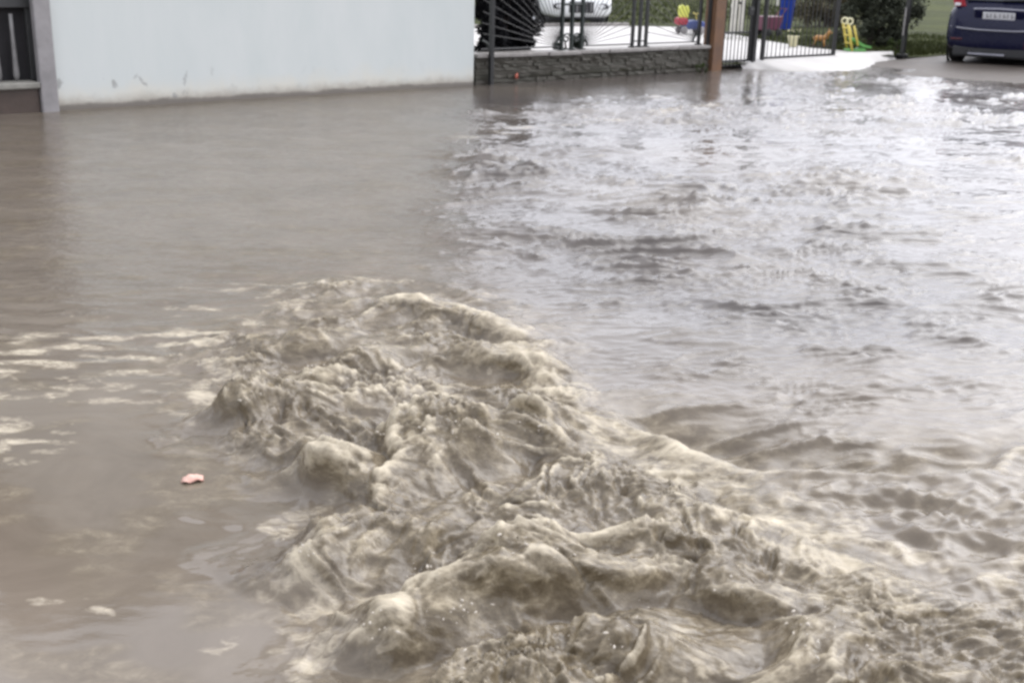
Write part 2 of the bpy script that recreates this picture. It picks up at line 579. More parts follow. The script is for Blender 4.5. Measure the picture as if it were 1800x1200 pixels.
def poly_sdf(x, y, pts):
    """signed distance, positive inside"""
    d = np.full(x.shape, 1e9, np.float32); inside = np.zeros(x.shape, bool)
    n = len(pts)
    for i in range(n):
        ax, ay = pts[i]; bx, by = pts[(i + 1) % n]
        ex, ey = bx - ax, by - ay
        wx, wy = x - ax, y - ay
        t = np.clip((wx * ex + wy * ey) / (ex * ex + ey * ey), 0, 1)
        d = np.minimum(d, (wx - ex * t) ** 2 + (wy - ey * t) ** 2)
        c = ((ay <= y) & (by > y)) | ((by <= y) & (ay > y))
        if abs(ey) > 1e-9:
            inside ^= c & (x < ax + (y - ay) / ey * ex)
    d = np.sqrt(d)
    return np.where(inside, d, -d)


def line_dist(x, y, pts):
    """unsigned distance to a polyline and the parameter along it (0..1)"""
    d = np.full(x.shape, 1e9, np.float32); tt = np.zeros(x.shape, np.float32)
    n = len(pts) - 1
    for i in range(n):
        ax, ay = pts[i]; bx, by = pts[i + 1]
        ex, ey = bx - ax, by - ay
        t = np.clip(((x - ax) * ex + (y - ay) * ey) / (ex * ex + ey * ey), 0, 1)
        q = (x - ax - ex * t) ** 2 + (y - ay - ey * t) ** 2
        k = q < d
        d = np.where(k, q, d); tt = np.where(k, (i + t) / n, tt)
    return np.sqrt(d), tt


# ------------------------------------------------------------------ the setting
def st_sheet(name, pts_st, z, mat, thick=0.0):
    """flat sheet over a polygon in street coordinates"""
    mb = MB()
    top = [mb.bm.verts.new(W(s, t, z)) for s, t in pts_st]
    mb.bm.faces.new(top)
    if thick > 0:
        bot = [mb.bm.verts.new(W(s, t, z - thick)) for s, t in pts_st]
        n = len(top)
        for k in range(n):
            mb.bm.faces.new((top[k], bot[k], bot[(k + 1) % n], top[(k + 1) % n]))
    return mb.build(name, mat)


g = 600.0
put(pydata('ground', [(-g, -g, -.6), (g, -g, -.6), (g, g, -.6), (-g, g, -.6)], [(0, 1, 2, 3)], M['soil']), kind='structure')


def road_z(s):
    return np.interp(s, [-80, 0, 4, 6.0, 7.4, 9.0, 12, 30, 120], [-.45, -.35, -.22, -.06, -.006, .010, .022, .3, 1.2])


def build_road():
    S = np.concatenate([np.linspace(-60, 0, 8), np.linspace(1, 20, 39), np.linspace(22, 110, 12)])
    T = np.concatenate([np.linspace(-40, -8, 5), np.linspace(-7, -0.05, 22)])
    v = []; f = []
    for s in S:
        for t in T:
            z = float(road_z(s)) + 0.012 * math.sin(s * 1.7 + t * 2.3) * (.7 if s > 2 else 0) + .008 * (abs(t + 3.5) < 3) * math.cos((t + 3.5) / 3 * math.pi / 2)
            v.append(W(s, t, z))
    n = len(T)
    for i in range(len(S) - 1):
        for j in range(n - 1):
            f.append((i * n + j, i * n + j + 1, (i + 1) * n + j + 1, (i + 1) * n + j))
    put(pydata('road', v, f, M['asphalt'], smooth=True), kind='structure')


build_road()


def build_lawn():
    S = np.concatenate([np.linspace(-60, 0, 6), np.linspace(1, 20, 39), np.linspace(22, 300, 14)])
    T = np.concatenate([np.linspace(0.0, 12, 25), np.linspace(14, 300, 16)])
    v = []; f = []
    for s in S:
        for t in T:
            z = 0.09 + 0.004 * max(0, t - 8)
            if s > 10.2: z += 0.02 * math.sin(s * 2.1 + t * 1.3) - 0.05 * max(0, 1 - t / 0.8)
            z += float(np.interp(s, [0, 12, 30, 120], [0, 0, .28, 1.15])) * (1 if s > 12 else 0)
            v.append(W(s, t, z))
    n = len(T)
    for i in range(len(S) - 1):
        for j in range(n - 1):
            f.append((i * n + j, i * n + j + 1, (i + 1) * n + j + 1, (i + 1) * n + j))
    put(pydata('lawn', v, f, M['lawn'], smooth=True), kind='structure')


build_lawn()

put(st_sheet('yard_pavement', [(0.02, .22), (10.25, .14), (9.35, .42), (9.4, 1.4), (10.3, 3.2), (11.5, 5.0), (12.3, 7.1), (11.2, 7.9), (9.5, 8.2), (0.02, 8.4)], .135, M['pave'], .1), kind='structure')
# kerb where the lawn begins
mb = MB()
kp = [(0.3, 8.46), (9.5, 8.26), (11.25, 7.97)]
for (a, b_) in zip(kp[:-1], kp[1:]):
    p = Vector(W(*a, 0)); q = Vector(W(*b_, 0)); d = q - p
    rot = Matrix.Rotation(math.atan2(d.y, d.x), 4, 'Z')
    mb.box(((p.x + q.x) / 2, (p.y + q.y) / 2, .14), (d.length, .1, .13), rot, .015)
put(mb.build('kerb', M['coping']), kind='structure')


def build_apron():
    zero = [(5.62, .0), (5.86, -.22), (6.02, -.62), (6.4, -.95), (6.86, -1.03), (7.5, -.95), (8.15, -.73), (9.1, -.32), (9.8, -.08), (10.2, .05)]
    cols_ = []
    n = 40
    for k in range(n + 1):
        a = k / n * (len(zero) - 1); i = min(int(a), len(zero) - 2); fr = a - i
        s = zero[i][0] * (1 - fr) + zero[i + 1][0] * fr; t = zero[i][1] * (1 - fr) + zero[i + 1][1] * fr
        t += 0.05 * math.sin(k * 1.9) * math.sin(k * .7)
        ti = .16
        c = []
        for q, z in ((0, .138), (.2, .136), (.5, .085), (1.0, 0.0), (1.35, -.06), (1.8, -.16)):
            c.append(W(s, ti + (t - ti) * q, z))
        cols_.append(c)
    v = [p for c in cols_ for p in c]; m = 6
    f = [(i * m + j, (i + 1) * m + j, (i + 1) * m + j + 1, i * m + j + 1) for i in range(n) for j in range(m - 1)]
    put(pydata('driveway_apron', v, f, M['pave'], smooth=True), kind='structure')


build_apron()

# ------------------------------------------------------------------ flood water
SILT_TONGUE = [(0.02, 4.7), (0.16, 4.3), (0.30, 3.85), (0.5, 3.6), (0.74, 3.38), (0.92, 3.02), (1.02, 2.7)]
CHURN = [(-1.02, 5.75), (-.55, 5.75), (-.2, 5.5), (0.08, 5.0), (0.18, 4.4), (0.30, 3.85), (0.55, 3.55), (0.80, 3.3), (0.97, 3.0), (1.14, 2.86), (1.5, 2.80), (2.2, 2.8), (2.2, 1.2), (-.5, 1.2),
         (-.40, 2.3), (-.46, 2.75), (-.56, 3.1), (-.80, 3.35), (-1.02, 3.7), (-1.12, 4.1), (-1.3, 4.5), (-1.2, 5.1)]
# lumps thrown up by the current: x, y, long radius, short radius, angle of the long axis, height
LUMPS = [(-.88, 3.86, .26, .11, 25, .10), (-.60, 3.36, .21, .16, 25, .14), (-.13, 3.52, .28, .22, 30, .15), (.12, 3.85, .2, .13, -20, .10),
         (-.44, 2.86, .20, .15, 40, .09), (.06, 2.66, .30, .17, 28, .16), (-.25, 2.52, .2, .14, 40, .11), (-.80, 4.65, .32, .16, 10, .09),
         (-.45, 4.45, .25, .14, 20, .09), (-.05, 4.45, .26, .15, 15, .11), (-.35, 5.2, .34, .15, -10, .09), (.0, 4.95, .24, .13, -30, .10),
         (.42, 3.0, .26, .16, 25, .08), (.62, 2.72, .22, .17, -10, .09), (.36, 2.38, .25, .18, 20, .10), (.78, 2.42, .2, .15, 70, .11), (.98, 2.2, .18, .14, 60, .10),
         (-.78, 4.2, .22, .12, 15, .07), (-.3, 3.05, .25, .15, 20, .07), (-.75, 5.3, .3, .12, 0, .06), (.0, 2.2, .3, .2, 0, .1), (-.45, 2.25, .2, .12, 20, .05)]


def blur(a, k):
    for ax in (0, 1):
        n = a.shape[ax]
        pad = [(0, 0), (0, 0)]; pad[ax] = (k + 1, k)
        c = np.cumsum(np.pad(a, pad, mode='edge'), axis=ax, dtype=np.float64)
        if ax == 0: a = (c[2 * k + 1:, :] - c[:-(2 * k + 1), :]) / (2 * k + 1)
        else: a = (c[:, 2 * k + 1:] - c[:, :-(2 * k + 1)]) / (2 * k + 1)
        a = a[:n] if ax == 0 else a[:, :n]
    return a.astype(np.float32)


def build_water():
    ys = [0.6]
    while ys[-1] < 34:
        y = ys[-1]
        ys.append(y + (0.03 if y < 1.6 else max(0.0062, 0.0025 * y) if y < 7 else 0.0025 * y * (y / 7) ** 0.8))
    Y = np.array(ys, np.float32)
    uf = np.arange(-0.56, 0.5601, 0.0021)
    def outer(a, b):
        o = [a]; st = .0022
        while o[-1] < b:
            st *= 1.13; o.append(o[-1] + st)
        return np.array(o[1:])
    uo = outer(0.56, 2.2)
    U = np.concatenate([-uo[::-1], uf, uo]).astype(np.float32)
    x = (U[None, :] * (Y[:, None] + 0.55)).astype(np.float32)
    y = np.repeat(Y[:, None], len(U), 1).astype(np.float32)
    nr, nc = x.shape

    # warped coordinates so that nothing is straight
    wx = x + .10 * pn(x * 1.7, y * 1.7, 1) + .05 * pn(x * 4.3, y * 4.3, 2)
    wy = y + .12 * pn(x * 1.5, y * 1.5, 3) + .05 * pn(x * 4.1, y * 4.1, 4)
    C = sstep(-.28, .24, poly_sdf(wx, wy, CHURN) + .10 * pn(x * 4.5, y * 5.5, 6) + .05 * pn(x * 11, y * 13, 7))                 # boiling water
    # fast chop on the right, fading to the calm pool on the left
    xb = np.interp(y, [0, 2.5, 3.5, 5.5, 8, 11, 15, 30], [1.3, 1.1, .6, -.2, -.35, -.55, -.8, -2]).astype(np.float32)
    fast = sstep(-.75, .55, x - xb + .35 * pn(x * .9, y * .6, 5)) * (1 - C)
    fast_far = fast * sstep(30, 22, y)
    near_smooth = 1 - .45 * sstep(4.2, 3.2, y) * (1 - C)
    # lee of the stone wall: quieter water
    tq0 = -(x - P0[0]) * EY + (y - P0[1]) * EX; sq0 = (x - P0[0]) * EX + (y - P0[1]) * EY
    lee = sstep(-3.0, -1.3, tq0 + .35 * pn(x * .7, y * .7, 104)) * sstep(6.2, 4.2, sq0)
    fast_far = fast_far * (1 - .82 * lee)
    calm = (1 - C) * (1 - fast)

    # chop: short-crested waves lying across the view, running down to the left
    fx = x * .94 + y * .33; fy = -x * .33 * .5 + y * .97
    gx_ = fx + .12 * pn(x * 1.3, y * 1.7, 16); gy_ = fy + .10 * pn(x * 1.6, y * 1.4, 17)
    def rdg(f1, f2, sd):
        return np.clip(.5 - np.abs(pn(gx_ * f1, gy_ * f2, sd)), 0, 1) ** 3 * 8
    sel2 = sstep(-.1, .5, pn(x * 1.1, y * 1.6, 18)); sel3 = sstep(-.25, .4, pn(x * 2.1, y * 2.9, 19)); sel4 = sstep(-.4, .4, pn(x * 3.1, y * 3.9, 20))
    chop = .012 * pn(gx_ * .9, gy_ * 1.6, 11) + .024 * rdg(1.15, 4.6, 12) * sel2 + .0145 * rdg(2.5, 10, 13) * sel3 + .0065 * rdg(5.2, 21, 26) * sel4 + .0028 * pn(gx_ * 13, gy_ * 30, 14)
    patch = .5 + .8 * sstep(-.35, .45, pn(x * .55, y * .45, 15))
    h = chop * fast_far * patch * near_smooth * 1.08 * np.interp(y, [2, 5, 9, 16, 24], [1.0, 1.35, 1.75, 1.8, 1.3])
    # calm pool
    h += calm * (.002 * pn(x * 1.2, y * 2.0, 21) + .0014 * pn(x * 5, y * 9, 22) + .0007 * pn(x * 14, y * 24, 23)) * np.interp(y, [0, 3.2, 4.2, 6, 12], [.12, .2, .6, 1.5, 1.2])
    # low swells fed into the pool from the boil
    sw = sstep(1.6, .1, -poly_sdf(x, y, CHURN)) * calm * sstep(3.9, 4.8, y)
    h += sw * (.022 * (.5 - np.abs(pn(x * 1.6 + y * .3, y * 4.2, 24))) + .009 * (.5 - np.abs(pn(x * 4, y * 9, 25))))

    # boiling zone
    L = np.zeros_like(h)
    for (cx, cy, ra, rb, an, hh) in LUMPS:
        ca, sa = math.cos(R(an)), math.sin(R(an))
        dx, dy = wx - cx, wy - cy
        a = dx * ca + dy * sa; b = -dx * sa + dy * ca
        # steeper on the near side
        b = np.where(b < 0, b * 1.5, b * .85)
        q = (a / ra) ** 2 + (b / rb) ** 2
        L = np.maximum(L, hh * np.exp(-q ** 1.35)) + .15 * hh * np.exp(-q)
    # billowing heads at several sizes, drawn out a little along the flow
    ca, sa = math.cos(R(30)), math.sin(R(30))
    bx = (wx * ca + wy * sa) * .8; by = -wx * sa + wy * ca
    q1 = .16 * pn(x * 3.1, y * 3.1, 31); q2 = .16 * pn(x * 3.3, y * 3.3, 32)
    d1 = domes((bx + q1) * 3.6, (by + q2) * 3.6, 1)
    d2 = domes((bx + q2 * .6) * 7.6, (by + q1 * .6) * 7.6, 2)
    d3 = domes((bx + q1 * .3) * 15.5 + .5 * d2, (by - q2 * .3) * 15.5, 3)
    d4 = domes(bx * 31 + .6 * d3, by * 31 + q1 * 3, 4)
    b5 = pn(wx * 60, wy * 64, 35)
    rough = .35 + 1.0 * sstep(-.35, .4, pn(x * 2.3, y * 2.3, 36))
    def rg(f, sd, e=2.0):
        return (1 - np.clip(np.abs(pn((bx + q1 * .8) * f, (by + q2 * .8) * f * 1.25, sd)) * 1.6, 0, 1)) ** e
    k1 = rg(2.9, 37); k2 = rg(6.8, 38); k3 = rg(14, 39); k4 = rg(27, 40, 1.5)
    boil = (.060 * d1 + .050 * d2 * (.45 + .75 * d1) + .036 * d3 * rough + .019 * d4 * rough + .005 * b5 * rough
            + .024 * k1 * rough + .022 * k2 * (.3 + .9 * sstep(-.2, .4, q1 * 5)) + .021 * k3 * rough + .011 * k4 * rough - .076)
    # thin curling lips
    lip1, t1 = line_dist(wx, wy, [(-.40, 3.12), (-.36, 3.45), (-.30, 3.66), (-.12, 3.82), (.08, 3.86), (.22, 3.62)])
    lip2, t2 = line_dist(wx, wy, [(-.24, 2.56), (-.1, 2.74), (.05, 2.83), (.25, 2.95), (.4, 3.02)])
    lip3, t3 = line_dist(wx, wy, [(-.5, 5.45), (-.2, 5.2), (.02, 4.9), (.1, 4.55), (.2, 4.2)])
    lips = .045 * np.exp(-(lip1 / .045) ** 2) * (t1 > 0) + .04 * np.exp(-(lip2 / .05) ** 2) + .045 * np.exp(-(lip3 / .09) ** 2)
    calmer = (1 - .35 * sstep(.6, 1.2, x)) * np.interp(y, [2.5, 3.8, 4.8, 5.8], [.95, .88, .66, .48])
    h += C * (1.12 * L + .90 * boil + .85 * lips - .05) * calmer
    # the fast water slides down to the boil; a hollow with a lip behind it
    hd = ((wx - .84) / .52) ** 2 + ((wy - 3.78) / .26) ** 2
    h += -.06 * np.exp(-hd) * (1 - C * .6)
    tr, ttr = line_dist(wx, wy, [(.50, 3.95), (.85, 3.72), (1.25, 3.66), (1.7, 3.70), (2.4, 3.85)])
    h += -.055 * np.exp(-(tr / .13) ** 2) * (1 - C) + .012 * np.exp(-(tr / .3) ** 2) * (1 - C) * pn(x * 7, y * 5, 45)
    hl, tl = line_dist(wx, wy, [(.40, 3.95), (.52, 3.66), (.78, 3.50), (1.08, 3.47), (1.45, 3.46), (1.9, 3.5), (2.5, 3.6)])
    h += .046 * np.exp(-(hl / .045) ** 2) * (1 - .4 * tl) * (.65 + .9 * pn(x * 4, y * 4, 41))
    h += .02 * np.exp(-(hl / .16) ** 2)
    wv, tw = line_dist(wx, wy, [(1.52, 3.52), (1.64, 3.62), (1.85, 3.78), (2.3, 4.0)])
    h += .04 * np.exp(-(wv / .05) ** 2)
    near_r = sstep(.0, .4, x - xb + .3) * sstep(3.55, 3.3, y) * (1 - C)
    h += near_r * (.03 * pn(x * 2.2, y * 3.5, 42) + .045 * (.5 - np.abs(pn(wx * 4.5, wy * 6.5, 43))) + .022 * (.5 - np.abs(pn(wx * 10, wy * 14, 46))) + .008 * pn(x * 20, y * 25, 44))
    h *= sstep(.6, 1.4, y)
    ss_ = (x - P0[0]) * EX + (y - P0[1]) * EY
    h *= .08 + .92 * sstep(8.4, 5.4, ss_)

    # crests lean towards the near left
    push = C * np.clip(h + .02, 0, .3)
    X = x - push * .14 + C * .02 * pn(wx * 6, wy * 6, 51)
    Yd = y - push * .34 + C * .02 * pn(wx * 6.5, wy * 6.5, 52)

    # what the water carries: aerated silt, foam
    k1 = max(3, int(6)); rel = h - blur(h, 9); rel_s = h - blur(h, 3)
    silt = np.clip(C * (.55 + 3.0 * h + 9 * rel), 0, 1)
    tg, tt = line_dist(wx, wy, SILT_TONGUE)
    tongue = np.exp(-(tg / .11) ** 2) * (.5 + .5 * pn(x * 3, y * 3, 61) + .3)
    silt = np.clip(silt + .9 * np.clip(tongue, 0, 1), 0, 1)
    patchy = sstep(-.1, .55, pn(x * 2.1, y * 2.6, 62) + .45 * pn(x * 7, y * 8, 63))
    foam = C * np.clip(30 * rel_s + 12 * rel, 0, 1) * (.50 + .95 * patchy) + .16 * C * patchy
    foam += .38 * np.clip(tongue, 0, 1)
    foam += C * .45 * (np.exp(-(lip1 / .03) ** 2) + np.exp(-(lip2 / .035) ** 2) + .7 * np.exp(-(lip3 / .07) ** 2))
    foam += .75 * np.exp(-(hl / .035) ** 2) * (1 - .6 * tl) * (1 - .5 * C) * (.5 + .6 * patchy)
    foam += .5 * np.exp(-(wv / .03) ** 2) + near_r * .40 * sstep(-.05, .5, pn(x * 3.5, y * 6, 98)) * patchy

    def streak(pts, w, amt, fsx, fsy, seed):
        d, _ = line_dist(x + .05 * pn(x * 3, y * 3, seed), y + .09 * pn(x * 2.5, y * 4, seed + 1), pts)
        return amt * np.exp(-(d / w) ** 2) * sstep(-.35, .45, pn(x * fsx, y * fsy, seed + 2) + .5 * pn(x * fsx * .3, y * fsy * .3, seed + 3))
    foam += streak([(-2.6, 4.5), (-2.1, 4.66), (-1.8, 4.7), (-1.35, 4.75)], .15, .78, 5, 14, 71)
    foam += streak([(-2.6, 4.2), (-2.1, 4.30), (-1.75, 4.42), (-1.45, 4.5)], .18, .78, 5, 12, 74)
    foam += streak([(-2.6, 4.0), (-2.05, 4.02), (-1.6, 4.1), (-1.2, 4.1)], .09, .5, 7, 14, 75)
    foam += streak([(-1.65, 5.52), (-1.3, 5.56), (-1.05, 5.6)], .07, .62, 5, 14, 77)
    foam += streak([(-2.2, 5.2), (-1.6, 5.25), (-1.1, 5.2)], .05, .35, 3, 8, 78)
    foam += streak([(-2.1, 3.72), (-1.8, 3.70), (-1.62, 3.62)], .16, .75, 8, 12, 80)
    foam += streak([(-.55, 2.75), (-.45, 2.62), (-.3, 2.6), (-.2, 2.55)], .10, .6, 9, 10, 83)
    foam += streak([(-.62, 2.42), (-.5, 2.36), (-.4, 2.45)], .10, .55, 9, 10, 85)
    foam += streak([(-.5, 11.0), (.8, 12.2), (2.4, 14.2), (3.6, 15.6)], .22, .55, 1.5, 6, 86)
    foam += streak([(.2, 13.2), (1.6, 14.6), (2.8, 16.0)], .16, .45, 1.5, 6, 88)
    foam += streak([(-1.22, 2.58), (-1.1, 2.60), (-1.02, 2.59)], .035, .6, 12, 20, 101)
    foam += streak([(-1.3, 3.1), (-1.1, 3.2), (-.9, 3.05)], .05, .22, 9, 16, 105)
    foam += streak([(.3, 2.9), (.5, 2.75), (.62, 2.6)], .10, .4, 9, 10, 90)
    # scattered flecks
    fl = pn(x * 13, y * 17, 92)
    foam += .5 * sstep(.62, .85, fl) * np.clip(C * .8 + fast * .4 + sw * .8 + .35 * calm, 0, 1)
    edge = C * (1 - C) * 4
    foam += .45 * edge * sstep(-.05, .5, pn(x * 6, y * 8, 95))
    # lace of scum drifting in the pool and the fast water
    lace = np.clip(1 - np.abs(pn(wx * 2.2, wy * 4.0, 96)) * 9, 0, 1) * sstep(.05, .5, pn(x * 1.3, y * 1.7, 97))
    foam += lace * (.30 * calm * sstep(3.4, 4.4, y) * sstep(9, 5.5, y) + .35 * fast * sstep(9, 4, y))
    foam = np.clip(foam, 0, 1)
    silt = np.clip(silt + .6 * np.exp(-(tr / .22) ** 2) * (1 - C) + .3 * near_r, 0, 1)
    silt = np.clip(silt + .30 * calm * sstep(.0, .6, pn(wx * 2.2, wy * 3.5, 99) + .5 * pn(x * 6, y * 9, 100)), 0, 1)
    silt = np.clip(silt + .10 * fast * sstep(.1, .5, pn(x * 1.2, y * 1.5, 94)) * sstep(7, 3.5, y), 0, 1)
    chop_a = np.clip(.03 * calm + .90 * calm * sstep(3.8, 7, y) + .5 * lee * fast + (.30 + .35 * sstep(8, 15, y) + .6 * sstep(15, 20, y)) * fast_far * patch + .75 * C + sw * .3, 0, 1)

    co = np.stack([X, Yd, h], -1).reshape(-1, 3).astype(np.float32)
    idx = np.arange(nr * nc, dtype=np.int32).reshape(nr, nc)
    f = np.stack([idx[:-1, :-1], idx[:-1, 1:], idx[1:, 1:], idx[1:, :-1]], -1).reshape(-1, 4)
    # leave out what lies well inside the yard and the buildings
    cx = x[:-1, :-1]; cy = y[:-1, :-1]
    tq = -(cx - P0[0]) * EY + (cy - P0[1]) * EX
    sq = (cx - P0[0]) * EX + (cy - P0[1]) * EY
    keep = ((tq < .45) & (sq < 24)).reshape(-1)
    f = f[keep]
    me = bpy.data.meshes.new('flood_water')
    me.vertices.add(len(co)); me.vertices.foreach_set('co', co.ravel())
    me.loops.add(f.size); me.loops.foreach_set('vertex_index', f.ravel())
    me.polygons.add(len(f))
    me.polygons.foreach_set('loop_start', np.arange(0, f.size, 4, dtype=np.int32))
    me.polygons.foreach_set('loop_total', np.full(len(f), 4, np.int32))
    me.polygons.foreach_set('use_smooth', np.ones(len(f), bool))
    me.update(calc_edges=True)
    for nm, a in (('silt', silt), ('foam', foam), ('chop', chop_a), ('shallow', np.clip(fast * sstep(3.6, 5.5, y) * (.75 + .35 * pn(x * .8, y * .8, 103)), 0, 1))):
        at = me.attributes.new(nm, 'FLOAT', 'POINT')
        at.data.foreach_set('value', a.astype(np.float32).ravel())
    bm = bmesh.new(); bm.from_mesh(me)
    bmesh.ops.delete(bm, geom=[v for v in bm.verts if not v.link_faces], context='VERTS')
    bm.to_mesh(me); bm.free()
    o = link('flood_water', me, M['water'])
    put(o, kind='structure')
    print('water verts', len(me.vertices), 'faces', len(me.polygons))


build_water()


# drops thrown up from the crests, in bursts
def build_drops():
    mb = MB()
    me = bpy.data.objects['flood_water'].data
    crest = [v.co for v in me.vertices if v.co.z > .105 and 2.2 < v.co.y < 5.6 and abs(v.co.x) < 1.6]
    for b_ in range(44):
        c = random.choice(crest)
        for k in range(random.randint(3, 14)):
            g_ = abs(random.gauss(0, 1))
            p = (c.x + random.gauss(-.02, .035), c.y + random.gauss(-.03, .035), c.z + .004 + g_ * .022)
            r = .0042 * math.exp(-random.random() * 2.2)
            m = Matrix.Translation(p) @ Matrix.Rotation(random.uniform(0, 3), 4, 'Z') @ Matrix.Rotation(random.uniform(-1, 1), 4, 'X') @ Matrix.Diagonal((r * random.uniform(1, 2.6), r, r * random.uniform(.7, 1.1), 1))
            bmesh.ops.create_icosphere(mb.bm, subdivisions=1, radius=1.0, matrix=m)
    o = mb.build('spray_drops', M['foam'], smooth=True)
    put(o, 'pale spray drops thrown up over the boiling brown water', 'spray', kind='stuff')


build_drops()

# ------------------------------------------------------------------ white building
def build_house():
    r = empty('white_building', W(0, 0, 0), THETA)
    put(r, 'white rendered building wall with stained foot standing in the flood', 'building')
    L, Hh, D = 5.46, 5.6, 5.0
    mb = MB(); mb.box((-L / 2, D / 2, Hh / 2 - .35), (L, D, Hh + .7), None, .012)
    mb.build('wall', M['wall'], r)
    mb = MB()
    mb.prism([(-.45, Hh + .02), (D + .45, Hh + .02), (D / 2, Hh + 1.7)], 'X', -L - .4, .4)
    mb.build('roof', M['roof'], r)
    mb = MB(); mb.tube([(-L - .4, -.48, Hh + .0), (.4, -.48, Hh + .0)], .06, 8)
    mb.build('gutter', M['pillar'], r)
    return r


build_house()

# grey pillar and gate on the left
r = empty('gate_pillar', W(-5.555, -.02, 0), THETA)
put(r, 'grey concrete pillar at the left end of the white wall', 'pillar')
mb = MB(); mb.box((0, .0, .9), (.17, .10, 3.4), None, .015); mb.build('shaft', M['pillar'], r)
mb = MB(); mb.box((0, .0, 2.66), (.25, .20, .12), None, .02); mb.build('cap', M['sill'], r)


def build_left_gate():
    r = empty('dark_gate', W(-5.648, 0.0, 0), THETA)
    put(r, 'dark grey gate with pale upright bars on a raised concrete sill', 'gate')
    Wd = 2.64
    mb = MB(); mb.box((-Wd / 2, .08, -.1), (Wd, .2, .68), None, .006); mb.build('base', M['riser'], r)
    mb = MB(); mb.box((-Wd / 2, .06, .272), (Wd, .30, .06), None, .014); mb.build('sill', M['sill'], r)
    mb = MB(); mb.box((-Wd / 2 + .04, .14, 1.82), (Wd + .16, .05, 1.62), None, .005); mb.build('upper_panel', M['gate_panel'], r)
    mb = MB(); mb.box((-Wd / 2 + .04, .24, 1.4), (Wd + .16, .03, 2.4)); mb.build('shade_backing', M['void'], r)  # dark sheet standing in for the shaded passage behind the bars
    k = 0
    x = -.15
    while x > -Wd + .05:
        mb = MB()
        mb.tube([(x, .13, .30), (x, .13, .36), (x, .13, .55), (x, .13, .75), (x, .13, .95)], [.02, .032, .024, .019, .02], 8)
        mb.build('bar', M['gate_bar'], r, smooth=True)
        x -= .172; k += 1
    mb = MB(); mb.box((.03, .19, 1.3), (.05, .06, 2.0), None, .006); mb.build('stile', M['gate_panel'], r)
    # the garden wall going on to the left of it
    r2 = empty('garden_wall', W(-8.3, 0, 0), THETA)
    put(r2, 'grey garden wall beyond the dark gate at the far left', 'wall')
    mb = MB(); mb.box((-4, .15, .9), (8, .3, 2.6), None, .01); mb.build('body', M['pillar'], r2)
    mb = MB(); mb.box((-4, .15, 2.24), (8.1, .4, .08), None, .01); mb.build('coping', M['sill'], r2)


build_left_gate()

# ------------------------------------------------------------------ stone wall
WALL_L = 4.72


def build_stone_wall():
    r = empty('stone_wall', W(.04, 0, 0), THETA)
    put(r, 'low dark wall of thin stacked stones with pale coping', 'wall')
    mb = MB(); mb.box((WALL_L / 2, .17, -.05), (WALL_L, .22, .78)); mb.build('core', M['mortar'], r)
    # stone shapes shared between the stones
    shapes = []
    for k in range(7):
        mb = MB(); mb.box((0, 0, 0), (1, 1, 1))
        bmesh.ops.subdivide_edges(mb.bm, edges=[e for e in mb.bm.edges if abs((e.verts[0].co - e.verts[1].co).x) > .5], cuts=2)
        for v in mb.bm.verts:
            v.co.x += random.uniform(-.04, .04); v.co.z += random.uniform(-.09, .09)
            if v.co.y < 0: v.co.y += random.uniform(-.25, .2)
        me = mb.mesh('stone'); me.materials.append(M['stone'])
        shapes.append(me)
    z = -.12
    while z < .315:
        hz = random.uniform(.036, .062)
        if z + hz > .335: hz = .335 - z
        x = random.uniform(-.15, 0)
        while x < WALL_L:
            w = random.uniform(.14, .44)
            x0, x1 = max(x, 0), min(x + w, WALL_L)
            if x1 - x0 > .05:
                o = bpy.data.objects.new('stone', random.choice(shapes)); col.objects.link(o); o.parent = r
                o.location = ((x0 + x1) / 2, .045 + random.uniform(-.007, .007), z + hz / 2)
                o.scale = (x1 - x0 - .008, .06, hz - .009)
                o.rotation_euler = (0, random.uniform(-.012, .012), 0)
            x += w
        z += hz
        if hz < .03: break
    x = 0
    k = 0
    while x < WALL_L - .01:
        w = min(random.uniform(.55, .8), WALL_L - x)
        if WALL_L - x - w < .2: w = WALL_L - x
        mb = MB(); mb.box((0, 0, 0), (w - .012, .34, .05), None, .01)
        o = mb.build('coping_stone', M['coping'], r)
        o.location = (x + w / 2, .15 + random.uniform(-.01, .01), .367 + random.uniform(-.004, .004))
        o.rotation_euler = (random.uniform(-.01, .01), 0, 0)
        x += w; k += 1
    return r


build_stone_wall()

# ------------------------------------------------------------------ iron fence on the wall
FZ = .392


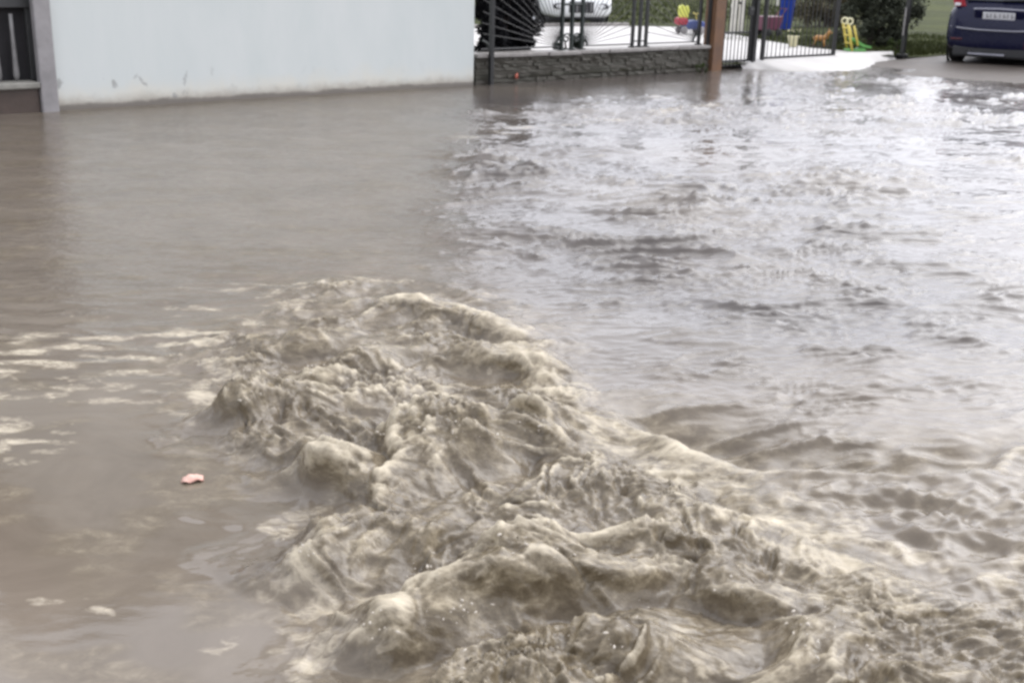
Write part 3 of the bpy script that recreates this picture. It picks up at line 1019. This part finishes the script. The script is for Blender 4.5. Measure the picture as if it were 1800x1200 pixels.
def build_fence():
    r = empty('iron_fence', W(.04, .15, FZ), THETA)
    put(r, 'black iron fence with sunburst bars on the stone wall', 'fence')
    top = 1.12

    def bar(name, p, q, rad, mat=M['iron'], n=6):
        mb = MB(); mb.tube([p, q], rad, n)
        return mb.build(name, mat, r)
    for xs, mat in (((1.66, 1.85, 2.05), M['iron_green']), ((3.10, 3.25, 3.39), M['iron']), ((4.60,), M['iron'])):
        for x in xs:
            mb = MB(); mb.box((x, 0, top / 2), (.045, .045, top), None, .004)
            mb.build('post', mat, r)
            mb = MB(); mb.box((x, 0, .012), (.09, .09, .018), None, .003); mb.build('base_plate', mat, r)
    for a, b in ((.2, 1.66), (2.05, 3.10), (3.39, 4.60)):
        bar('rail', (a, 0, top - .02), (b, 0, top - .02), .016)
        bar('rail', (a, 0, .05), (b, 0, .05), .012)
    bar('rail', (3.10, 0, .09), (3.39, 0, .09), .012)
    bar('rail', (1.66, 0, .62), (2.05, 0, .62), .02, M['iron_green'])

    def burst(cx, side, lim, n, rmax=2):
        for k in range(n):
            a = R(8 + 74 * k / (n - 1))
            dx, dz = side * math.cos(a), math.sin(a)
            t = min(lim / abs(dx), (top - .08) / dz)
            p = (cx + dx * .10, 0, .05 + dz * .10)
            bar('ray', p, (cx + dx * t, 0, .05 + dz * t), .0052, M['iron'], 5)
        mb = MB()
        pts = [(cx + side * .11 * math.cos(R(a)), 0, .05 + .11 * math.sin(R(a))) for a in range(0, 91, 15)]
        mb.tube(pts, .016, 6)
        mb.build('sunburst_hub', M['iron_green'], r)
    burst(1.66, -1, 1.44, 15)
    burst(2.05, 1, 1.04, 13)
    burst(4.58, -1, 1.18, 13)
    burst(.22, 1, .0001 + .02, 2)
    # scroll plates between the three green posts
    mb = MB()
    for x0 in (1.755, 1.95):
        pts = []
        for k in range(22):
            a = k * .42; rr = .075 * (1 - k / 26)
            pts.append((x0 + rr * math.cos(a), 0, .16 + rr * math.sin(a)))
        mb.tube(pts, .013, 6)
    mb.build('scroll', M['iron_green'], r)
    return r


build_fence()

# end post at the corner of the white wall
r = empty('end_post', W(.245, -.06, 0), THETA)
put(r, 'thin dark iron post standing in the water at the wall end', 'post')
mb = MB(); mb.box((0, 0, .75), (.055, .055, 1.9), None, .004); mb.build('shaft', M['iron'], r)
mb = MB(); mb.lathe([(.005, .13), (.035, .09), (.04, .05), (.03, .01), (.03, 0)][::-1], 10, (0, 0, 1.7)); mb.build('finial', M['iron'], r, True)

# brown gate post
r = empty('brown_gate_post', W(4.895, 0.06, 0), THETA)
put(r, 'thick rust brown gate post at the end of the stone wall', 'post')
mb = MB(); mb.box((0, 0, .8), (.235, .22, 2.0), None, .012); mb.build('shaft', M['brown'], r)
mb = MB(); mb.box((0, 0, 1.84), (.29, .28, .06), None, .012); mb.build('cap', M['brown'], r)
for z in (.35, .75, 1.5):
    mb = MB(); mb.box((.131, -.04, z), (.03, .05, .12), None, .004); mb.build('hinge', M['iron'], r)
mb = MB(); mb.box((-.135, .0, .78), (.03, .06, .86), None, .004); mb.build('fence_bracket', M['iron'], r)

# ------------------------------------------------------------------ gates
def build_small_gate():
    r = empty('pedestrian_gate', W(5.06, 0.06, 0), THETA)
    put(r, 'narrow iron gate with upright bars beside the brown post', 'gate')
    w = .74
    for x in (0, w):
        mb = MB(); mb.box((x, 0, .87), (.035, .035, 1.56), None, .004); mb.build('stile', M['iron'], r)
    for z in (.13, .57, 1.6):
        mb = MB(); mb.box((w / 2, 0, z), (w - .04, .028, .03), None, .003); mb.build('rail', M['iron'], r)
    n = 8
    for k in range(1, n):
        mb = MB(); mb.tube([(w * k / n, 0, .05), (w * k / n, 0, 1.68)], .0085, 6); mb.build('bar', M['iron'], r)
    mb = MB(); mb.box((w - .05, -.03, .9), (.1, .03, .14), None, .004); o = mb.build('lock', M['iron'], r)
    mb = MB(); mb.tube([(w - .05, -.05, .93), (w - .05, -.08, .93), (w - .15, -.08, .93)], .009, 6); mb.build('handle', M['iron'], o)


build_small_gate()


def post(s, t, z, h, w, label, lean=0.0, light=False):
    r = empty('gate_post', W(s, t, z), THETA)
    r.rotation_euler = (0, lean, THETA)
    put(r, label, 'post', 'iron posts of the driveway gate')
    mb = MB(); mb.box((0, 0, h / 2 - .1), (w, w, h + .2), None, .006); mb.build('shaft', M['iron'], r)
    mb = MB(); mb.box((0, 0, h + .015), (w + .02, w + .02, .02), None, .004); mb.build('cap', M['iron'], r)
    mb = MB(); mb.box((0, 0, .01), (w + .09, w + .09, .05), None, .01); mb.build('foot', M['iron'], r)
    if light:
        mb = MB(); mb.box((-w / 2 - .025, 0, .62), (.03, .03, .5), None, .004); mb.build('bracket', M['gate_bar'], r)
    return r


post(5.88, 0.03, 0, 1.9, .075, 'black iron post on the latch side of the narrow gate')
post(6.06, -.02, 0, 1.9, .06, 'black iron post hinging the barred driveway gate leaf')
post(8.16, .05, .06, 1.9, .06, 'black iron post at the far end of the barred driveway leaf')
post(10.36, .02, .06, 2.0, .075, 'lone dark post nearest the blue car', light=True)


def build_drive_gate():
    r = empty('driveway_gate', W(6.12, .02, 0), THETA)
    put(r, 'wide iron driveway gate leaf with thin bars above pale concrete', 'gate')
    w = 1.98
    for x in (0.0, w):
        mb = MB(); mb.box((x, 0, .9), (.035, .035, 1.52), None, .004); mb.build('stile', M['iron'], r)
    for z in (.155, 1.6):
        mb = MB(); mb.box((w / 2, 0, z), (w - .04, .028, .032), None, .003); mb.build('rail', M['iron'], r)
    n = 17
    for k in range(1, n):
        mb = MB(); mb.tube([(w * k / n, 0, .06), (w * k / n, 0, 1.7)], .0075, 6); mb.build('bar', M['iron'], r)


build_drive_gate()


# ------------------------------------------------------------------ plants
def leaves(mb, pts, size, tilt=1.0):
    for p in pts:
        s = size * random.uniform(.6, 1.3)
        q = Matrix.Rotation(random.uniform(0, 6.28), 3, 'Z') @ Matrix.Rotation(random.uniform(-1.2, 1.2) * tilt, 3, 'X') @ Matrix.Rotation(random.uniform(-.8, .8), 3, 'Y')
        v = [mb.bm.verts.new(Vector(p) + q @ Vector(c)) for c in ((-s * .5, 0, 0), (0, -s * .25, s * .08), (s * .5, 0, 0), (0, s * .25, s * .08))]
        mb.bm.faces.new(v)


def bush(name, label, loc, size, n, leaf, mat, cat='shrub', stems=5, rz=THETA, group=None):
    r = empty(name, loc, rz)
    put(r, label, cat, group)
    mb = MB()
    pts = []
    clumps = [(random.uniform(-.5, .5) * size[0], random.uniform(-.5, .5) * size[1], random.uniform(.12, .92) * size[2], random.uniform(.16, .34)) for _ in range(max(10, n // 160))]
    md = min(size)
    for k in range(n):
        c = random.choice(clumps)
        rr = c[3] * md
        d = Vector((random.gauss(0, 1), random.gauss(0, 1), random.gauss(0, 1))).normalized() * rr * random.uniform(.5, 1.05)
        pts.append((c[0] + d.x, c[1] + d.y, max(.03, c[2] + d.z)))
    leaves(mb, pts, leaf)
    o = mb.build('crown', mat, r)
    for k in range(stems):
        mb = MB(); a = random.uniform(-.3, .3) * size[0]; b = random.uniform(-.25, .25) * size[1]
        mb.tube([(a * .4, b * .4, 0), (a * .7, b * .7, size[2] * .4), (a * 1.2, b, size[2] * .85)], [.02, .015, .006], 6)
        mb.build('stem', M['bark'], r)
    return r


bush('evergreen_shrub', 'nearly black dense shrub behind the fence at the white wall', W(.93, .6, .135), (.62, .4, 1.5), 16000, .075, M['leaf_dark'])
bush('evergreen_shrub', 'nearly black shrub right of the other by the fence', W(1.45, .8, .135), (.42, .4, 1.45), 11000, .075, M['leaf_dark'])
bush('hedge', 'dark green hedge behind the far driveway posts', (7.1, 24.1, .09), (1.6, .7, 1.5), 14000, .075, M['leaf_hedge'], 'hedge', 8, R(25))
bush('hedge', 'dry olive brown hedge behind the barred driveway leaf', (7.75, 30.9, .12), (2.2, .8, 1.6), 12000, .08, M['leaf_dry'], 'hedge', 8, R(22))
bush('fence_plant', 'low dark green plant behind the three green fence posts', W(2.15, .45, .135), (.42, .3, .42), 1500, .06, M['leaf_plant'], 'plant', 3)
bush('weed', 'small dark green weed at the foot of the wall end', W(4.45, -.12, -.02), (.16, .12, .16), 160, .04, M['leaf_weed'], 'weed', 2)
bush('verge_plant', 'low green plant on the verge beside the lone post', W(11.0, .5, .06), (.5, .4, .22), 900, .06, M['leaf_weed'], 'plant', 3)


# grass blades on the visible lawn and verge
def build_grass():
    mb = MB()
    def blades(n, smin, smax, tmin, tmax, hmin, hmax, z):
        for _ in range(n):
            s = random.uniform(smin, smax); t = random.uniform(tmin, tmax)
            x, y, _z = W(s, t)
            zz = z + .004 * max(0, t - 8) + (float(np.interp(s, [0, 12, 30], [0, 0, .28])) if s > 12 else 0)
            h = random.uniform(hmin, hmax); a = random.uniform(0, 6.28); w = .012 + h * .06
            lx, ly = random.gauss(0, h * .35), random.gauss(0, h * .35)
            v = [mb.bm.verts.new((x - w * math.cos(a), y - w * math.sin(a), zz)), mb.bm.verts.new((x + w * math.cos(a), y + w * math.sin(a), zz)), mb.bm.verts.new((x + lx, y + ly, zz + h))]
            mb.bm.faces.new(v)
    blades(16000, 9, 24, 8.5, 20, .04, .12, .08)
    blades(6000, 9.6, 14, .35, 5, .04, .12, .06)
    blades(5000, 10.4, 16, .05, 3, .05, .14, .05)
    o = mb.build('grass', M['grass'])
    put(o, 'green grass blades of the lawn and verge behind the fence', 'grass', kind='stuff')


build_grass()

# ------------------------------------------------------------------ cars
def loft(stations, n_half=7):
    """stations: (y, half width bottom, half width belt, half width top, z bottom, z belt, z top)"""
    rows = []
    for (y, wb, wm, wt, zb, zm, zt) in stations:
        half = [(0, zb), (wb * .8, zb), (wb, zb + .05), (wm * 1.0, zb + (zm - zb) * .45), (wm * .985, zm - .05), (wm * .955, zm), (wt, zt - .035), (wt * .9, zt - .004), (wt * .5, zt + .012), (0, zt + .016)]
        row = [(x, y, z) for x, z in half] + [(-x, y, z) for x, z in half[1:-1][::-1]]
        rows.append(row)
    return rows


def build_car(name, label, loc, rz, paint, plate=True):
    r = empty(name, loc, rz)
    put(r, label, 'car')
    # y: rear -2.15, front +2.1
    S = [(-2.17, .62, .66, .60, .36, .60, .66), (-2.15, .74, .78, .70, .30, .62, .74), (-2.09, .82, .86, .78, .26, .70, .90), (-2.00, .85, .89, .78, .24, .86, 1.02),
         (-1.90, .86, .90, .70, .24, .98, 1.16), (-1.66, .86, .905, .63, .24, .99, 1.45), (-1.2, .86, .91, .62, .24, .98, 1.51), (-.3, .86, .91, .62, .24, .97, 1.53), (.35, .86, .91, .60, .24, .96, 1.46),
         (.75, .86, .91, .66, .24, .955, 1.22), (1.08, .86, .91, .76, .24, .95, 1.0), (1.55, .86, .89, .74, .24, .86, .92), (1.9, .84, .87, .70, .22, .74, .82), (2.05, .80, .83, .66, .22, .64, .72), (2.13, .66, .68, .55, .26, .56, .60)]
    rows = loft(S)
    n = len(rows[0])
    v = [p for row in rows for p in row]
    f = []
    for i in range(len(rows) - 1):
        for k in range(n):
            f.append((i * n + k, (i + 1) * n + k, (i + 1) * n + (k + 1) % n, i * n + (k + 1) % n))
    f.append(tuple(range(n))); f.append(tuple(reversed([(len(rows) - 1) * n + k for k in range(n)])))
    me = bpy.data.meshes.new('body'); me.from_pydata(v, [], f)
    bm = bmesh.new(); bm.from_mesh(me); bmesh.ops.recalc_face_normals(bm, faces=bm.faces); bm.to_mesh(me); bm.free()
    body = link('body', me, paint, r, True)
    sub = body.modifiers.new('sub', 'SUBSURF'); sub.levels = 1; sub.render_levels = 2

    def patch(nm, i0, i1, k0, k1, mat, inset, off, parent=r):
        """a panel lying just proud of the body between stations and ring points"""
        A = [Vector(rows[i0][k0]), Vector(rows[i1][k0]), Vector(rows[i1][k1]), Vector(rows[i0][k1])]
        nrm = (A[1] - A[0]).cross(A[3] - A[0]).normalized()
        cen = sum(A, Vector()) / 4
        if nrm.dot(cen - Vector((0, cen.y * .6, .7))) < 0: nrm = -nrm
        B = [p + (cen - p) * inset + nrm * off for p in A]
        m2 = MB(); vs = [m2.bm.verts.new(p) for p in B] + [m2.bm.verts.new(p - nrm * .03) for p in B]
        for q in ((0, 1, 2, 3), (0, 1, 5, 4), (1, 2, 6, 5), (2, 3, 7, 6), (3, 0, 4, 7)): m2.bm.faces.new([vs[j] for j in q])
        return m2.build(nm, mat, parent)
    # side glass
    for k0, k1 in ((5, 6), (n - 5, n - 6)):
        patch('side_window', 5, 7, k0, k1, M['glass'], .10, .012)
        patch('side_window', 7, 9, k0, k1, M['glass'], .10, .012)
    # rear window and windscreen
    m2 = MB()
    q = [(-.60, -1.955, 1.10), (.60, -1.955, 1.10), (.53, -1.715, 1.425), (-.53, -1.715, 1.425)]
    vs = [m2.bm.verts.new((x, y - .025, z + .025)) for x, y, z in q] + [m2.bm.verts.new((x, y + .03, z - .02)) for x, y, z in q]
    for t in ((0, 1, 2, 3), (0, 1, 5, 4), (1, 2, 6, 5), (2, 3, 7, 6), (3, 0, 4, 7)): m2.bm.faces.new([vs[j] for j in t])
    rw = m2.build('rear_window', M['glass'], r)
    m2 = MB(); m2.tube([(0, -1.99, 1.13), (.36, -1.985, 1.15)], .012, 6); m2.build('wiper', M['black_plastic'], rw)
    m2 = MB()
    q = [(-.66, 1.0, 1.04), (.66, 1.0, 1.04), (.54, .42, 1.45), (-.54, .42, 1.45)]
    vs = [m2.bm.verts.new((x, y + .02, z + .03)) for x, y, z in q] + [m2.bm.verts.new((x, y - .02, z - .02)) for x, y, z in q]
    for t in ((0, 1, 2, 3), (0, 1, 5, 4), (1, 2, 6, 5), (2, 3, 7, 6), (3, 0, 4, 7)): m2.bm.faces.new([vs[j] for j in t])
    m2.build('windscreen', M['glass'], r)
    # roof spoiler
    m2 = MB(); m2.box((0, -1.76, 1.475), (1.12, .22, .035), Matrix.Rotation(R(-4), 4, 'X'), .01); m2.build('spoiler', paint, r)
    # tail lights wrap the rear corners
    for sx in (-1, 1):
        m2 = MB()
        pl = [(.60, 1.01), (.80, 1.00), (.84, 1.10), (.80, 1.28), (.70, 1.30), (.66, 1.14)]
        m2.prism([(sx * a, b) for a, b in pl], 'Y', -2.02, -1.78, .02)
        tl = m2.build('tail_light', M['lamp_red'], r)
        m2 = MB(); m2.box((sx * .745, -2.03, 1.045), (.10, .03, .05), None, .008); m2.build('reverse_lens', M['lamp_clear'], tl)
        m2 = MB(); m2.box((sx * .66, -2.165, .46), (.20, .03, .03), None, .008); m2.build('reflector', M['lamp_dark'], r)
        m2 = MB(); m2.lathe([(.02, -.05), (.045, -.04), (.045, .10), (.02, .10)], 12, (sx * .95, .78, 1.02), 'X')
        # headlights
        m2.bm.free()
        m2 = MB(); m2.prism([(sx * .46, .66), (sx * .80, .70), (sx * .82, .80), (sx * .62, .80), (sx * .50, .74)], 'Y', 1.80, 2.07, .02); m2.build('headlight', M['lamp_clear'], r)
        m2 = MB(); m2.lathe([(.035, 0), (.115, 0), (.12, .02), (.105, .05), (.06, .035), (.035, .03)], 18, (sx * .56, 2.07, .49), 'Y')
        me2 = m2.mesh('fog_lamp_surround')
        for vv in me2.vertices: vv.co.x = sx * .56 + (vv.co.x - sx * .56) * 1.35; vv.co.z = .49 + (vv.co.z - .49) * .62
        fo = link('fog_lamp_surround', me2, M['black_plastic'], r, True)
        m2 = MB(); m2.lathe([(.005, .045), (.05, .04), (.055, .0)], 14, (sx * .56, 2.07, .49), 'Y'); m2.build('fog_lamp', M['lamp_clear'], fo, True)
        m2 = MB(); m2.box((sx * 1.0, .82, 1.02), (.16, .12, .13), None, .04); m2.build('mirror', paint, r)
    # tailgate crease, plate recess and bumper trim
    m2 = MB(); m2.box((0, -2.105, .865), (.84, .05, .23), Matrix.Rotation(R(16), 4, 'X'), .03); rc = m2.build('plate_recess', paint, r)
    if plate:
        m2 = MB(); m2.box((0, -2.138, .875), (.54, .012, .125), Matrix.Rotation(R(16), 4, 'X'), .005); p_ = m2.build('number_plate', M['plate'], rc)
        m2 = MB()
        for k in range(7):
            x = -.2 + k * .066 + (.02 if k > 2 else 0)
            m2.box((x, -2.147, .875), (.012, .004, .075), Matrix.Rotation(R(16), 4, 'X'))
            m2.box((x + .022, -2.147, .875 + (.02 if k % 2 else -.018)), (.034, .004, .012), Matrix.Rotation(R(16), 4, 'X'))
        m2.build('plate_marks', M['plate_ink'], p_)
    m2 = MB(); m2.tube([(-.44, -2.13, .98), (0, -2.12, .995), (.44, -2.13, .98)], .016, 6); m2.build('tailgate_handle', M['seam'] if plate else paint, r)
    m2 = MB(); m2.tube([(-.80, -2.10, .665), (-.6, -2.175, .645), (-.3, -2.195, .63), (0, -2.20, .628), (.3, -2.195, .63), (.6, -2.175, .645), (.80, -2.10, .665)], .013, 6); m2.build('bumper_trim', M['seam'], r, True)
    m2 = MB(); m2.box((0, -2.08, .255), (1.42, .14, .20), None, .04); m2.build('rear_valance', M['black_plastic'], r)
    m2 = MB(); m2.box((-.12, -2.155, .215), (.62, .05, .03), None, .006); m2.build('diffuser_lip', M['seam'], r)
    m2 = MB(); m2.tube([(-.42, -1.8, .24), (-.42, -2.15, .24)], .03, 10); m2.build('exhaust', M['alloy'], r)
    for j in range(3):
        m2 = MB(); m2.box((.62, -2.17, .36 + j * .045), (.24, .02, .014), None, .003); m2.build('vent_slat', M['lamp_red'], r)
    # front grille
    m2 = MB(); m2.box((0, 2.10, .47), (.64, .08, .26), None, .03); gr = m2.build('grille', M['black_plastic'], r)
    for j in range(5):
        m2 = MB(); m2.box((-.24 + j * .12, 2.15, .47), (.02, .02, .22), None, .004); m2.build('grille_bar', M['alloy'], gr)
    m2 = MB(); m2.box((0, 2.02, .225), (1.2, .16, .04), None, .012); m2.build('front_lip', M['black_plastic'], r)
    # underbody
    m2 = MB(); m2.box((0, 0, .23), (1.5, 3.8, .16), None, .02); m2.build('underbody', M['black_plastic'], r)
    # wheels with arches
    for sx in (-1, 1):
        for y in (-1.33, 1.30):
            m2 = MB(); m2.lathe([(.19, -.10), (.29, -.105), (.325, -.08), (.33, 0), (.325, .08), (.29, .105), (.19, .10)], 28, (sx * .79, y, .33), 'X', False)
            wh = m2.build('wheel', M['rubber'], r, True)
            m2 = MB(); m2.lathe([(.03, .06), (.05, .075), (.16, .06), (.20, .085), (.205, .04), (.10, .01), (.03, .01)], 24, (sx * .79, y, .33), 'X')
            o = m2.build('rim', M['alloy'], wh, False)
            if sx < 0:
                for vv in o.data.vertices: vv.co.x = -.79 - (vv.co.x + .79)
            m2 = MB(); m2.lathe([(.33, .0), (.39, .0), (.385, .02), (.33, .03)], 26, (sx * .895 - (.0 if sx > 0 else .02), y, .33), 'X', False)
            o = m2.build('wheel_arch', M['black_plastic'], r, True)
    return r


build_car('blue_hatchback', 'dark blue hatchback seen from behind at the flooded roadside', (8.98, 22.3, -.03) if False else (9.55, 23.05, -.01), -R(33), M['blue_paint'])
build_car('white_car', 'white car parked nose forward behind the iron fence', (.70, 30.7, .07), R(200), M['white_paint'], False)

# ------------------------------------------------------------------ toys and other things in the yard
def build_toys():
    # ride-on toy: blue body, red seat, lime backrest, four wheels
    r = empty('ride_on_toy', (3.62, 26.2, .137), R(20))
    put(r, 'small ride-on toy with lime back, red seat and blue body', 'toy')
    mb = MB(); mb.prism([(-.12, .10), (.34, .10), (.40, .18), (.36, .27), (.14, .30), (-.08, .27)], 'Y', -.11, .11, .03); mb.build('body', M['slate_blue'], r)
    mb = MB(); mb.box((-.16, 0, .27), (.24, .24, .16), None, .05); mb.build('seat', M['red'], r)
    mb = MB(); mb.prism([(-.10, .34), (.10, .34), (.13, .50), (.10, .60), (.02, .56), (-.05, .62), (-.12, .56)], 'Y', -.05, .05, .02)
    o = mb.build('backrest', M['lime'], r); o.location = (-.12, 0, 0)
    mb = MB(); mb.tube([(.22, 0, .28), (.18, 0, .42), (.18, -.1, .44)], .014, 6); mb.tube([(.18, 0, .42), (.18, .1, .44)], .014, 6); mb.build('handlebar', M['yellow'], r)
    for x in (-.14, .28):
        for y in (-.13, .13):
            mb = MB(); mb.lathe([(.03, -.025), (.075, -.025), (.085, 0), (.075, .025), (.03, .025)], 14, (x, y, .085), 'Y'); mb.build('wheel', M['pillar'], r, True)

    # white boarded post
    r = empty('white_board_post', (4.82, 26.9, .137), R(10))
    put(r, 'white painted post of two boards with a dark knob', 'post')
    for x in (-.085, .085):
        mb = MB(); mb.box((x, 0, .75), (.13, .05, 1.5), None, .008); mb.build('board', M['white_wood'], r)
    mb = MB(); mb.box((0, .045, .6), (.3, .03, .08), None, .006); mb.build('batten', M['white_wood'], r)
    mb = MB(); mb.lathe([(.01, -.06), (.03, -.055), (.03, -.03), (.012, -.02)], 10, (.02, 0, .66), 'Y'); mb.build('knob', M['iron'], r, True)

    # blue bin
    r = empty('blue_bin', (6.42, 29.3, .14), 0)
    put(r, 'tall bright blue plastic bin standing on the lawn', 'bin')
    mb = MB(); mb.lathe([(.13, 0), (.15, .02), (.19, .78), (.205, .80), (.205, .84), (.18, .84), (.14, .06)], 20, (0, 0, 0)); mb.build('bucket', M['blue'], r, True)
    mb = MB(); mb.lathe([(.215, .845), (.21, .88), (.12, .93), (.02, .94)], 20, (0, 0, 0)); mb.build('lid', M['blue'], r, True)
    mb = MB(); mb.box((-.24, -.02, .62), (.05, .05, .16), None, .01); mb.build('handle', M['white_wood'], r)

    # maroon toy cart
    r = empty('toy_cart', (5.42, 26.3, .137), R(25))
    put(r, 'maroon plastic toy cart behind the driveway gate bars', 'toy')
    mb = MB(); mb.prism([(-.20, .12), (.16, .12), (.24, .42), (-.24, .42)], 'Y', -.16, .16, .02); mb.build('tub', M['maroon'], r)
    mb = MB(); mb.tube([(.2, -.1, .38), (.34, -.1, .58), (.34, .1, .58), (.2, .1, .38)], .014, 6); mb.build('handle', M['maroon'], r)
    for x in (-.13, .12):
        for y in (-.18, .18):
            mb = MB(); mb.lathe([(.02, -.02), (.075, -.02), (.085, 0), (.075, .02), (.02, .02)], 14, (x, y, .085), 'Y'); mb.build('wheel', M['rubber'], r, True)

    # flower pot
    r = empty('flower_pot', (5.22, 23.0, .137), 0)
    put(r, 'small pale flower pot with a plant behind the gate bars', 'pot')
    mb = MB(); mb.lathe([(.065, 0), (.075, .01), (.105, .17), (.115, .18), (.115, .21), (.10, .21), (.09, .17)], 18); mb.build('pot', M['cream'], r, True)
    mb = MB(); leaves(mb, [(random.gauss(0, .06), random.gauss(0, .06), .20 + abs(random.gauss(0, .07))) for _ in range(130)], .06); mb.build('foliage', M['leaf_weed'], r)
    mb = MB(); leaves(mb, [(random.gauss(0, .06), random.gauss(0, .06), .27 + abs(random.gauss(0, .05))) for _ in range(26)], .05); mb.build('blossom', M['cream'], r)

    # orange rocking toy
    r = empty('rocking_toy', (5.72, 22.95, .13), R(-15))
    put(r, 'small orange rocking animal toy beside the flower pot', 'toy')
    mb = MB()
    mb.tube([(-.13, 0, .17), (-.06, 0, .185), (.04, 0, .18), (.10, 0, .20), (.135, 0, .27), (.16, 0, .30), (.21, 0, .28)], [.03, .055, .055, .05, .038, .042, .022], 10); mb.build('body', M['orange'], r, True)
    for x in (-.09, .07):
        for y in (-.035, .035):
            mb = MB(); mb.tube([(x, y, .16), (x + (.02 if x > 0 else -.02), y * 1.6, .03)], [.02, .014], 8); mb.build('leg', M['orange'], r, True)
    for y in (-.06, .06):
        mb = MB(); mb.tube([(-.18, y, .05), (-.09, y, .022), (0, y, .014), (.09, y, .022), (.18, y, .05)], .012, 6); mb.build('rocker', M['bark'], r)
    for y in (-.02, .02):
        mb = MB(); mb.tube([(.15, y, .33), (.145, y * 1.5, .37)], [.012, .004], 6); mb.build('ear', M['orange'], r)

    # toddler slide
    r = empty('toddler_slide', (6.12, 22.2, .125), R(8))
    put(r, 'toddler slide with yellow ladder and green chute by the hedge', 'toy')
    for y in (-.11, .11):
        mb = MB(); mb.tube([(-.02, y, .02), (-.10, y, .30), (-.16, y, .50)], .022, 8); mb.build('ladder_rail', M['yellow'], r, True)
        mb = MB()
        c = (-.13, y, .545)
        mb.tube([(c[0] + .06 * math.cos(k * .5236), y, c[2] + .055 * math.sin(k * .5236)) for k in range(13)], .016, 6)
        mb.build('handle_loop', M['cream'], r, True)
        mb = MB(); mb.tube([(.08, y, .12), (.02, y, .30), (-.04, y, .47)], .020, 8); mb.build('front_rail', M['yellow'], r, True)
    for z in (.16, .30, .43):
        mb = MB(); mb.box((-.06 - (z - .1) * .25, 0, z), (.06, .20, .02), None, .006); mb.build('step', M['yellow'], r)
    mb = MB(); mb.prism([(-.04, .20), (.02, .20), (.10, .13), (.2, .09), (.34, .07), (.36, .10), (.34, .11), (.22, .13), (.13, .18), (.04, .25), (-.04, .25)], 'Y', -.10, .10, .008); mb.build('chute', M['green'], r)
    mb = MB(); mb.box((.08, 0, .03), (.34, .24, .05), None, .015); mb.build('base', M['green'], r)
    mb = MB(); mb.prism([(.10, .05), (.26, .05), (.24, .08), (.14, .09)], 'Y', -.07, .07, .01); mb.build('chute_support', M['green'], r)


build_toys()

# ------------------------------------------------------------------ litter
def scrap(name, label, loc, size, mat, rz, seed, cat='litter'):
    rn = random.Random(seed)
    n = 9
    v = []; f = []
    for i in range(n):
        for j in range(n):
            u, w = i / (n - 1) - .5, j / (n - 1) - .5
            q = 1 - .35 * (abs(u) + abs(w))
            v.append((u * size[0] * q * (1 + rn.uniform(-.08, .08)), w * size[1] * q * (1 + rn.uniform(-.08, .08)),
                      size[2] * (math.cos(u * 3) * math.cos(w * 3) + .35 * math.sin(u * 9 + seed) * math.cos(w * 7) + rn.uniform(-.12, .12))))
    for i in range(n - 1):
        for j in range(n - 1):
            f.append((i * n + j, i * n + j + 1, (i + 1) * n + j + 1, (i + 1) * n + j))
    o = pydata(name, v, f, mat, None, True)
    o.location = loc; o.rotation_euler = (0, 0, rz)
    so = o.modifiers.new('thick', 'SOLIDIFY'); so.thickness = .003
    put(o, label, cat)
    return o


scrap('plastic_scrap', 'small crumpled pink plastic scrap floating in the calm brown water', (-1.0, 3.36, .004), (.085, .05, .014), M['pink'], R(25), 3)
scrap('red_wrapper', 'small rust red wrapper stuck at the foot of the stone wall', (*W(.72, -.03)[:2], .07), (.09, .05, .06), M['rust_red'], R(60), 5)
